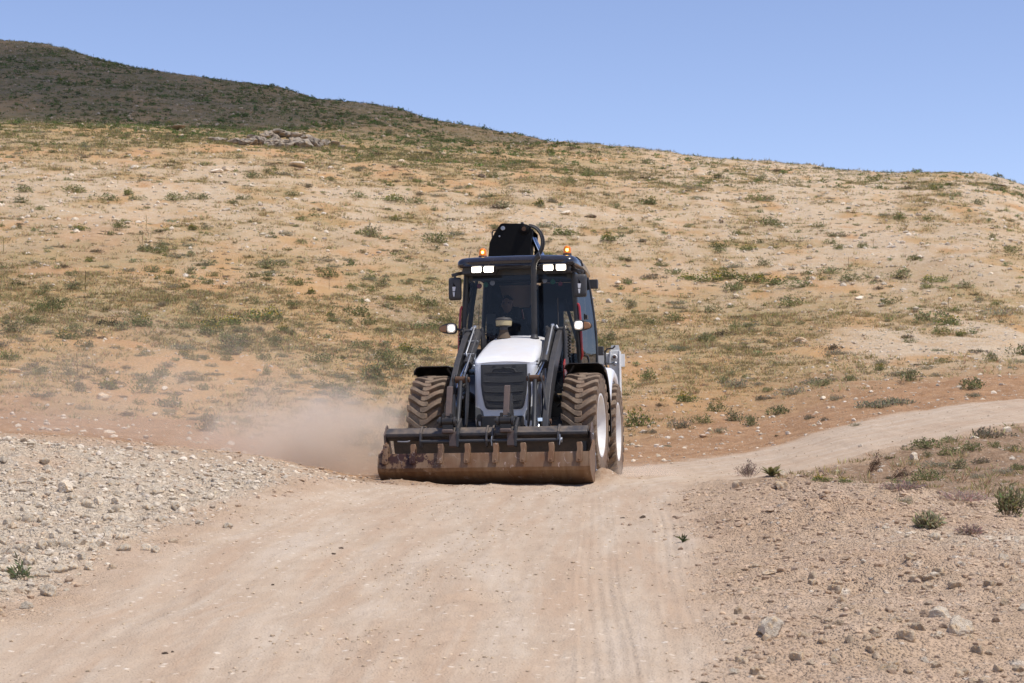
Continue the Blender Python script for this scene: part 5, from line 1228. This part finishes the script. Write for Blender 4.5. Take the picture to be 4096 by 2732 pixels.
# ---- stones: gravel as one mass, the large ones one by one
def st_scatter(n, d0, d1, fn, s0, s1, pw, tint):
    x, d = scatter(n, d0, d1, fn); s = s0 * (s1 / s0) ** (rng.uniform(0, 1, len(x)) ** pw)
    c = np.array(tint)[None] * rng.uniform(.78, 1.18, (len(x), 1)) * (1 + .03 * rng.normal(size=(len(x), 1)) * np.array([[-.3, 0., 1.]])); return x, d, s, c
WH, BG, PK, OR = (.74, .62, .47), (.67, .515, .355), (.61, .44, .30), (.54, .38, .25)
lead = lambda x, d: np.interp(d, RL[:,0], RL[:,1]) - x
S = [st_scatter(90000, 8, 23, lambda x, d, z: z['white'] * sstep(-.1, .4, lead(x, d)) * .95, .009, .10, 3.8, WH),
     st_scatter(26000, 8, 24, lambda x, d, z: (lead(x, d) > 0) * (1 - .5 * z['white']) * .6 * (1 - z['road']), .010, .08, 2.4, PK),
     st_scatter(130000, 8, 20.5, lambda x, d, z: (lead(x, d) < -2) * (1 - z['road']) * (.35 + .5 * sstep(-.3, .4, fbm(x * .8, d * .8, 3))), .007, .06, 4.4, PK),
     st_scatter(16000, 9, 19, lambda x, d, z: (lead(x, d) < -2) * z['white'], .012, .10, 2.3, WH),
     st_scatter(60000, 8, 23, lambda x, d, z: z['road'] * (.15 + .6 * sstep(.1, .6, fbm(x * 1.1, d * .35, 3))), .006, .034, 3.2, BG),
     st_scatter(26000, 24, 62, lambda x, d, z: (1 - z['road']) * (.22 + .7 * z['pale'] + .15 * z['red']) * (1 - .6 * z['grass']), .018, .16, 2.8, WH),
     st_scatter(5000, 23, 40, lambda x, d, z: z['road'] * .5, .012, .05, 2, BG),
     st_scatter(26000, 60, 155, lambda x, d, z: (.15 + .85 * z['pale']) * (1 - .5 * z['grass']) * (1 - z['up']), .04, .34, 2.4, WH),
     st_scatter(24000, 8, 22, lambda x, d, z: sum(np.exp(-((x - m_[0]) / (m_[2] * 1.1)) ** 2 - ((d - m_[1]) / (m_[3] * 1.2)) ** 2) for m_ in MOUNDS if m_[0] > 1.5 or m_[1] > 21.5) * .9, .012, .09, 2.6, (.47, .33, .225)),
     st_scatter(11000, 110, 245, lambda x, d, z: z['up'] * .8, .10, .5, 2.5, BG)]
xs, ds, ss = [np.concatenate([q[i] for q in S]) for i in range(3)]; cs = np.concatenate([q[3] for q in S])
zs = height(xs, ds); us = 2048 + F_PX * xs / ds; px = ss / ds * F_PX
ok = ~((np.abs(xs + .1) < 1.5) & (ds > 22.25) & (ds < 27.5)) ; xs, ds, ss, cs, zs, us, px = [q[ok] for q in (xs, ds, ss, cs, zs, us, px)]
c = np.nonzero((us > 0) & (us < 4096))[0]; c = c[np.argsort(-px[c])][:225]
solo_s = np.zeros(len(xs), bool); solo_s[c] = True
rest = np.nonzero(~solo_s)[0]
sc3 = ss[rest][:, None] * rng.uniform(.7, 1.25, (len(rest), 3)); sc3[:, 2] *= .85
merge('gravel', LOW, rng.integers(0, 6, len(rest)), np.stack([xs[rest], ds[rest], zs[rest] + .10 * sc3[:, 2]], 1), rng.uniform(0, 6.28, len(rest)), sc3, cs[rest], M['stone'])
def stone_mesh(tint, i):
    V, Fq = HIGH[i]; r_ = np.random.default_rng(i); c_ = np.array(tint)[None] * (1 + .08 * r_.normal(size=(len(V), 1))); return mesh_np('stone', V, Fq, c_, M['stone'])
def rough_rock(i, base=(.33, .275, .215), k=1.):
    V, Fq = ico(4, 200 + i, .10, .9); n_ = unit(V)
    def tri(f, s): return (pnoise(V[:,0]*f+s, V[:,2]*f*.7+s) * np.abs(n_[:,1]) + pnoise(V[:,1]*f+s, V[:,2]*f*.7-s) * np.abs(n_[:,0]) + pnoise(V[:,0]*f, V[:,1]*f+s) * np.abs(n_[:,2]))
    a = tri(2.6, 3.7 * i + 1); b = tri(6, 1.3 * i); c_ = tri(13, i); crack = np.exp(-(a / .055) ** 2)
    V = V + n_ * (.10 * a - .085 * crack * k + .045 * b * k + .022 * c_ * k)[:, None]
    col = np.array(base)[None] * (1 - .42 * crack * k * k + .25 * b * k + .2 * c_ * k)[:, None].clip(.4, 1.35); col = np.where((b > .28)[:, None], col * np.array([1.02, .92, .78]), col)
    return mesh_np('rock', V, Fq, col, M['stone'])
SM = {k: [stone_mesh(t_, i) for i in range(7)] for k, t_ in (('white', WH), ('beige', BG), ('pink', PK), ('grey', (.40, .345, .28)), ('dark', (.13, .09, .06)))}
SM['grey'] = [rough_rock(i) for i in range(6)]
SM['big white'] = [rough_rock(i + 10, WH, .5) for i in range(4)]; SM['big beige'] = [rough_rock(i + 20, BG, .5) for i in range(3)]; SM['big pink'] = [rough_rock(i + 30, BG, .5) for i in range(4)]; SM['big dark'] = SM['dark']; SM['big grey'] = SM['grey']
def stone(x, d, w_, h_, tone, z=None, label=None, name='stone', dz=.16, cat='stone'):
    o = bpy.data.objects.new(name, random.choice(SM[('big ' if w_ / d * F_PX > 44 and d < 60 else '') + tone])); COL.objects.link(o)
    sx = w_ * random.uniform(.95, 1.1); o.scale = (sx, w_ * random.uniform(.75, 1.1), h_ / .72); o.rotation_euler = (random.uniform(-.15, .15), random.uniform(-.15, .15), random.choice((0, PI)) + random.uniform(-.5, .5))
    o.location = (x, d, (gz(x, d) if z is None else z) + dz * h_)
    nm = {'white': 'white limestone lump', 'beige': 'beige stone', 'pink': 'pinkish brown stone', 'grey': 'grey weathered rock', 'dark': 'dark brown stone'}[tone]
    g = f"{size_word(w_ / d * F_PX * 1.6)} {nm} {PLACE[where(x, d)]}"
    tag(o, label or g, cat, None if label else g)
    if not label: AUTO.append((o, f"{size_word(w_ / d * F_PX * 1.6)} {nm}"))
    return o
for i in c:
    t_ = 'white' if cs[i][2] > .36 else ('beige' if cs[i][2] > .28 else 'pink')
    stone(float(xs[i]), float(ds[i]), float(ss[i]), float(ss[i] * random.uniform(.5, .85)), t_, float(zs[i]))
# stones and rocks read off the photograph: column, foot row, width, height in pixels, tone
ROCKS = """2950 2453 48 36 beige|3755 2472 120 50 white|3825 2524 120 80 white|3355 2414 46 30 pink|3494 2619 38 34 beige|3390 2558 44 36 beige|3119 1952 55 42 pink|2950 1952 50 36 pink|3294 1957 38 32 pink|3246 2314 40 40 beige|3450 2253 25 24 white|3838 2270 36 26 white|3729 2305 38 24 white|3281 2240 32 22 pink|3076 2296 76 22 pink|3015 2274 56 18 pink|4043 2327 46 30 beige|3455 2566 46 24 beige|3686 2649 38 26 white|3015 2700 60 34 beige|3747 2540 46 24 white|3520 2480 36 22 white|3330 2640 44 28 beige|4080 2440 40 34 white|3180 2640 60 40 pink|2930 2690 50 26 white
205 2384 92 50 white|270 1968 70 40 white|105 1775 44 26 beige|26 1770 44 26 white|919 2110 46 26 white|1054 1905 38 18 pink|601 2041 56 28 white|627 2211 50 30 white|436 2093 60 32 white|235 2290 96 30 white|330 2190 60 28 white|800 2090 40 22 white|120 2440 60 30 white|700 2170 44 26 beige|500 2200 60 30 white|60 2120 46 26 beige|370 1850 40 22 white|180 1850 46 22 white
900 677 58 24 beige|849 686 66 18 white|1185 660 80 26 white|527 668 60 18 white|1315 672 34 16 white|1925 704 40 20 dark|705 511 100 16 grey|2266 852 50 20 white|2357 866 56 16 dark|3568 988 34 18 white|3198 1374 62 20 pink|2235 567 60 12 beige|4000 738 90 8 grey|405 1597 66 30 beige|54 1492 56 24 beige|658 1563 34 20 white|618 1661 28 18 white|687 1665 26 18 white|441 1733 52 18 white|2810 1750 40 16 pink|2890 1735 34 20 pink|2560 1830 26 16 pink|3150 1740 26 18 white|2230 1905 20 12 white|3440 1790 24 16 white"""
for ent in ROCKS.replace('\n', '|').split('|'):
    u, v, wp, hp, tone = ent.split(); x, d = spot(float(u), float(v)); k = d / F_PX
    stone(x, d, float(wp) * k, float(hp) * k * 1.15, tone, name='stone' if d < 60 else 'rock', cat='stone' if d < 60 else 'rock')
x, d = spot(3076, 2540); stone(x, d, 125 / F_PX * d, 95 / F_PX * d, 'white', label='biggest pale boulder of the verge, dark hollow beneath it', name='boulder', cat='boulder', dz=.3)
# rock outcrop on the shelf below the upper hill
OUT = """870 560 70 26|930 566 80 30|985 570 90 44|1035 574 84 56|1085 578 90 60|1130 582 84 56|1172 578 72 62|1210 584 86 64|1252 580 84 54|1290 572 60 36|1060 545 90 40|1120 538 100 44|1180 548 90 44|1000 548 60 30|1335 572 50 24|1360 585 40 18|840 552 40 18|1225 556 60 40"""
for j, ent in enumerate(OUT.split('|')):
    u, v, wp, hp = map(float, ent.split()); x, d = spot(u, v); k = d / F_PX
    g = ('tall blocky grey rock in the rock outcrop below the upper hill' if hp > 42 else 'low grey rock in the rock outcrop below the upper hill')
    o = stone(x, d, wp * k, hp * k * .85, 'grey', label=g, name='rock', cat='rock', dz=.25); o['group'] = g
# dung on the road
for u, v, wp, lab in ((672, 2610, 30, 'dark brown lump of dung on the road, bigger of two'), (700, 2608, 18, 'dark brown lump of dung on the road, smaller of two'), (1337, 2214, 22, 'single dark brown dropping on the road before the bucket'), (2490, 2076, 24, 'dark dropping beside the tyre track near the bucket'), (2570, 2074, 30, 'flat dark dropping on the tyre track near the bucket'), (1365, 2192, 22, 'grey-brown pebble-like dropping above the single one on the road'), (1095, 2340, 18, 'dark dropping at the middle of the road')):
    x, d = spot(u, v); k = d / F_PX; stone(x, d, wp * k, wp * k * .45, 'dark', label=lab, name='dung_lump', cat='dung')

# ---- tall stalks
def stalk(u, v, hpx, tone, lean=0., label='', leaves=40):
    x, d = spot(u, v); h = hpx / F_PX * d; r_ = np.random.default_rng(int(u + v)); n = leaves
    t_ = np.sort(r_.uniform(.08, 1, n)); th = max(.010 * h, 1.1 / F_PX * d * .5)
    P = np.stack([lean * h * t_ ** 1.4 + r_.normal(size=n) * .004 * h, r_.normal(size=n) * .004 * h, t_ * h], 1); a = r_.uniform(0, 2*PI, n)
    D = unit(np.stack([np.cos(a), np.sin(a), r_.uniform(.3, 1.1, n)], 1)); col = {'yellow': (.40, .30, .03), 'brown': (.12, .075, .04), 'dry': (.28, .21, .13), 'green': (.14, .15, .06)}[tone]
    parts = [blades(P, D, h * .055 * r_.uniform(.6, 1.3, n) * (1.2 - .6 * t_), np.full(n, h * .022), unit(np.cross(D, r_.normal(size=(n, 3)))), col, .25, r_)]
    m = 8; tt = np.linspace(0, .98, m + 1); pp = np.stack([lean * h * tt ** 1.4, 0 * tt, tt * h], 1)
    for ang in (0, PI / 2):
        s = np.array([math.cos(ang), math.sin(ang), 0]) * th
        for i in range(m):
            Vq = np.stack([pp[i] - s, pp[i+1] - s * .9, pp[i+1] + s * .9, pp[i] + s]); parts.append((Vq, np.arange(4)[None], np.tile(np.array(col if tone != 'yellow' else (.17, .17, .07)) * .8, (4, 1))))
    V, Fq, Cc = join(parts); o = bpy.data.objects.new('stalk_plant', mesh_np('stalk_plant', V, Fq, Cc, M['leaf'])); COL.objects.link(o); o.location = (x, d, gz(x, d) - .01)
    tag(o, label, 'plant'); return o
for a in ((577, 922, 64, 'yellow', 0, 'tall yellow flower spike left of the cab, taller of two'), (460, 737, 40, 'yellow', .05, 'short yellow flower spike high on the stony slope'), (335, 1170, 90, 'brown', 0, 'thick dark brown dry stalk on the orange slope'),
          (472, 1172, 46, 'dry', 0, 'thin dry stalk just beside the thick brown one'), (205, 1256, 72, 'brown', .05, 'leaning brown dry stalk between green shrubs'), (309, 1506, 92, 'brown', -.06, 'lowest dark dry stalk standing in the hazy grass'), (562, 982, 54, 'dry', 0, 'thin dry stalk below the yellow flower spike'),
          (213, 1048, 44, 'dry', .2, 'leaning pale dry stalk on the orange slope'), (1314, 1160, 56, 'dry', 0, 'thin dry stalk beside a green shrub left of the mirror'), (4, 1014, 70, 'yellow', 0, 'bright yellow flower spike cut by the picture edge'),
          (1005, 690, 34, 'dry', .05, 'thin stalk among the stones below the outcrop'), (3300, 905, 46, 'dry', .1, 'pale dry stalk on the stony slope at right'), (3500, 990, 44, 'dry', 0, 'thin dry stalk over a pale stone patch'), (3400, 1075, 50, 'brown', 0, 'dry stalk above the yellow flowering shrubs'), (3800, 1245, 60, 'dry', 0, 'thin dry stalk at the right above the pale patch')):
    stalk(*a[:4], lean=a[4], label=a[5])
# fuzz of stalks along the skyline
gl = 'tiny dry stalk standing on the skyline of the hill'
for i in range(46):
    u = random.choice([random.uniform(780, 1120), random.uniform(1500, 2100), random.uniform(3250, 4050), random.uniform(300, 4000)])
    P = np.array([spot(u, v0, 60)[1] for v0 in (900,)]); 
    ds_ = np.arange(100, 262, 1.); zz_ = height(ds_ * (u - 2048) / F_PX, ds_, False); k = int(np.argmin(YH - (zz_ - EZ) / ds_ * F_PX)); d = ds_[k] - 1
    h = random.uniform(8, 19) / F_PX * d; x = (u - 2048) / F_PX * d
    mb = MB().tube([(0, 0, -.1), (h * .03, 0, h * .5), (random.uniform(-.1, .1) * h, 0, h)], [.014, .018, .010], 5)
    o = mb.build('stalk_plant', M['dustbrown']); o.location = (x, d, gz(x, d)); tag(o, gl, 'plant', gl)

# ---- plants near the road
x, d = spot(3085, 1906); r_ = np.random.default_rng(5); parts = []
for i in range(17):
    a = r_.uniform(0, 2*PI); el = r_.uniform(.35, 1.25); L = r_.uniform(.12, .20); rows = []
    for t_ in np.linspace(0, 1, 6):
        w_ = .034 * math.sin(PI * min(.98, t_ * .82 + .12)) ** .7; e = el - .5 * t_; rows.append((L * t_ * math.cos(e), w_, L * t_ * math.sin(el - .2 * t_)))
    for j in range(5):
        q = []
        for (rr, w_, zz), sgn in ((rows[j], -1), (rows[j], 1), (rows[j+1], 1), (rows[j+1], -1)): q.append((rr * math.cos(a) - sgn * w_ * math.sin(a), rr * math.sin(a) + sgn * w_ * math.cos(a), zz + .01))
        parts.append((np.array(q), np.arange(4)[None], np.tile(np.array((.30, .27, .12)) * r_.uniform(.85, 1.15), (4, 1))))
o = bpy.data.objects.new('rosette_plant', mesh_np('rosette_plant', *join(parts), M['leaf'])); COL.objects.link(o); o.location = (x, d, gz(x, d)); tag(o, 'broad-leaved green rosette plant on the lip of the verge beside the rear track', 'plant')
def twigs(u, v, wpx, hpx, col, n, label, name='dry_bush', leaf=None, lean=0.):
    x, d = spot(u, v); k = d / F_PX; w_, h = wpx * k, hpx * k; r_ = np.random.default_rng(int(u)); parts = []
    a = r_.uniform(0, 2*PI, n); sp = r_.uniform(0, 1, n) ** .7; B = np.stack([np.cos(a) * sp * w_ * .15, np.sin(a) * sp * w_ * .15, 0 * a], 1); Tp = np.stack([np.cos(a) * sp * w_ * .5 + lean * h, np.sin(a) * sp * w_ * .4, h * r_.uniform(.45, 1, n) * (1 - .35 * sp)], 1)
    D = Tp - B; L = np.linalg.norm(D, axis=1); parts.append(blades(B, unit(D), L, np.full(n, max(.006, .9 * k)), unit(np.cross(unit(D), r_.normal(size=(n, 3)))), col, .2, r_))
    m = n * 5; i = r_.integers(0, n, m); t_ = r_.uniform(.3, 1, m); Q = B[i] + D[i] * t_[:, None]; Dd = unit(unit(D[i]) + r_.normal(size=(m, 3)) * .8)
    lc = leaf or col; parts.append(blades(Q, Dd, np.full(m, .045 if not leaf else .055) * r_.uniform(.5, 1.3, m), np.full(m, .008 if not leaf else .014), unit(np.cross(Dd, r_.normal(size=(m, 3)))), lc, .25, r_))
    o = bpy.data.objects.new(name, mesh_np(name, *join(parts), M['leaf'])); COL.objects.link(o); o.location = (x, d, gz(x, d) - .01); tag(o, label, 'plant' if leaf is None else 'shrub')
twigs(2992, 1908, 130, 85, (.29, .215, .175), 70, 'leafless purplish dry twig bush beside the rosette plant')
twigs(3462, 1872 + 30, 60, 120, (.17, .095, .06), 26, 'dead brown thistle stalks leaning at the verge, taller clump', lean=.45)
twigs(3560, 1925, 90, 70, (.18, .115, .08), 24, 'dead brown thistle stalks bent low beside the taller clump', lean=.8)
twigs(4030, 2062, 170, 175, (.17, .13, .08), 90, 'tall loose green shrub at the right picture edge with dry stems', 'shrub', (.26, .25, .12), .05)
twigs(3710, 2120, 120, 80, (.24, .20, .13), 90, 'small grey-green bush on white gravel of the verge', 'shrub', (.36, .325, .19))
twigs(3880, 2150, 120, 50, (.40, .29, .23), 60, 'thin pinkish dry herb next to the small grey-green bush')
twigs(108, 2318, 110, 95, (.14, .14, .07), 16, 'sparse green sprig growing out of the white gravel heap', 'shrub', (.20, .22, .11), -.3)
twigs(3600, 1960, 200, 45, (.42, .31, .25), 110, 'low pinkish dry herb patch behind the verge lip')
twigs(3830, 2000, 260, 50, (.42, .31, .25), 130, 'wide pinkish dry herb patch in the hollow right of the thistles')
twigs(2725, 2165, 16, 30, (.10, .11, .05), 6, 'tiny green sprout at the right edge of the road', 'shrub', (.10, .12, .05))
x, d = spot(3620, 2012); plant('cushion_shrub', x, d, .21, .9, label='silvery thistle rosette on the verge before the pinkish herbs')

# ---- labels that say which one: how it looks and how it lies to the nearest thing one can find
MARKS = [(1800, 1310, "machine's left headlight"), (2318, 1305, "machine's right headlight"), (1820, 1155, 'left side mirror'), (2322, 1140, 'right side mirror'), (1931, 1010, 'left beacon'), (2268, 1005, 'right beacon'), (2060, 900, 'black boom'), (1740, 1470, 'left front fender'),
  (2470, 1400, 'white stabiliser post'), (1530, 1830, 'left end of the bucket'), (2440, 1900, 'rear tyres'), (3085, 1890, 'rosette plant'), (3480, 1860, 'thistle stalks'), (4040, 1980, 'loose edge shrub'), (3710, 2090, 'small grey-green bush'),
  (3076, 2500, 'biggest boulder'), (1100, 550, 'rock outcrop'), (577, 890, 'tall yellow spike'), (460, 715, 'short yellow spike'), (335, 1125, 'thick brown stalk'), (309, 1460, 'lowest dark stalk'), (205, 1220, 'leaning brown stalk'), (1314, 1130, 'thin stalk near the mirror'), (108, 2280, 'green sprig'),
  (3300, 880, 'pale stalk on the stony slope'), (3800, 1215, 'thin stalk above the pale patch'), (3400, 1050, 'dry stalk over the flowers'), (1338, 2210, 'single dropping on the road'), (686, 2605, 'two dung lumps'), (2725, 2150, 'tiny sprout'), (3200, 1640, 'bend of the rear track'), (3900, 1600, 'far end of the rear track'),
  (1000, 1750, 'dust plume'), (2, 980, 'spike at the edge'), (3755, 2450, 'pale flat slab'), (1095, 2340, 'dropping at mid road'), (3880, 2130, 'thin pinkish herb'), (1005, 670, 'stalk among the stones')]
DIRS = ['right of', 'above right of', 'above', 'above left of', 'left of', 'below left of', 'below', 'below right of']
by = {}
for o, base in AUTO:
    x, d, z = o.location; u, v = 2048 + F_PX * x / d, YH - (z - EZ) / d * F_PX
    mu, mv, nm = min(MARKS, key=lambda q: (q[0] - u) ** 2 + (q[1] - v) ** 2); dx, dv = u - mu, mv - v; D = math.hypot(dx, dv)
    dr = DIRS[int(round(math.atan2(dv, dx) / (PI / 4))) % 8]; q = 'just ' if D < 110 else ('' if D < 260 else ('well ' if D < 480 else 'far '))
    lb = f"{base} {q}{dr} the {nm}"; o['label'] = lb; by.setdefault(lb, []).append(o)
for lb, os_ in by.items():
    for o in os_:
        if len(os_) > 1: o['group'] = lb
        elif 'group' in o: del o['group']
# ------------------------------------------------------------------ dust raised by the machine
def dust(name, c, size, dens, seed, rot=0., lift=.0):
    bm = bmesh.new(); bmesh.ops.create_icosphere(bm, subdivisions=4, radius=1); me = bpy.data.meshes.new(name)
    for v in bm.verts: v.co.x *= size[0]; v.co.y *= size[1]; v.co.z *= size[2]
    bm.to_mesh(me); bm.free(); o = bpy.data.objects.new(name, me); COL.objects.link(o); o.location = c; o.rotation_euler = (0, lift, rot)
    m, nt, out = new_mat(name + '_air'); t = NT(nt); co = t.coord()
    q = t.mapping(co, (1 / size[0], 1 / size[1], 1 / size[2]))
    ln = t.n('ShaderNodeVectorMath', operation='LENGTH'); t.put(ln.inputs[0], q)
    n1 = t.noise(1.5, 5, .6, t.mapping(co, (1, 1, 1.3), (seed, 0, 0)), .6)
    f = t.math('SUBTRACT', t.math('ADD', 1.0, t.math('MULTIPLY', t.math('SUBTRACT', n1, .5), 1.5)), ln.outputs['Value'])
    f = t.ramp(f, .0, .8); f = t.math('MULTIPLY', f, f)
    pv = t.n('ShaderNodeVolumePrincipled'); pv.inputs['Color'].default_value = C(.99, .86, .73); pv.inputs['Anisotropy'].default_value = .1
    t.put(pv.inputs['Density'], t.math('MULTIPLY', f, dens)); nt.links.new(pv.outputs[0], out.inputs['Volume']); me.materials.append(m)
    tag(o, kind='stuff'); return o
dust('dust_cloud', (-2.5, 24.2, .40), (1.9, 1.6, 1.0), 2.2, 0, lift=R(-6))
dust('dust_haze', (-4.9, 26.0, 1.0), (4.6, 2.8, 1.5), .19, 4, lift=R(-3))
dust('wheel_dust', (1.75, 25.2, .05), (.75, 1.3, .22), .8, 9)
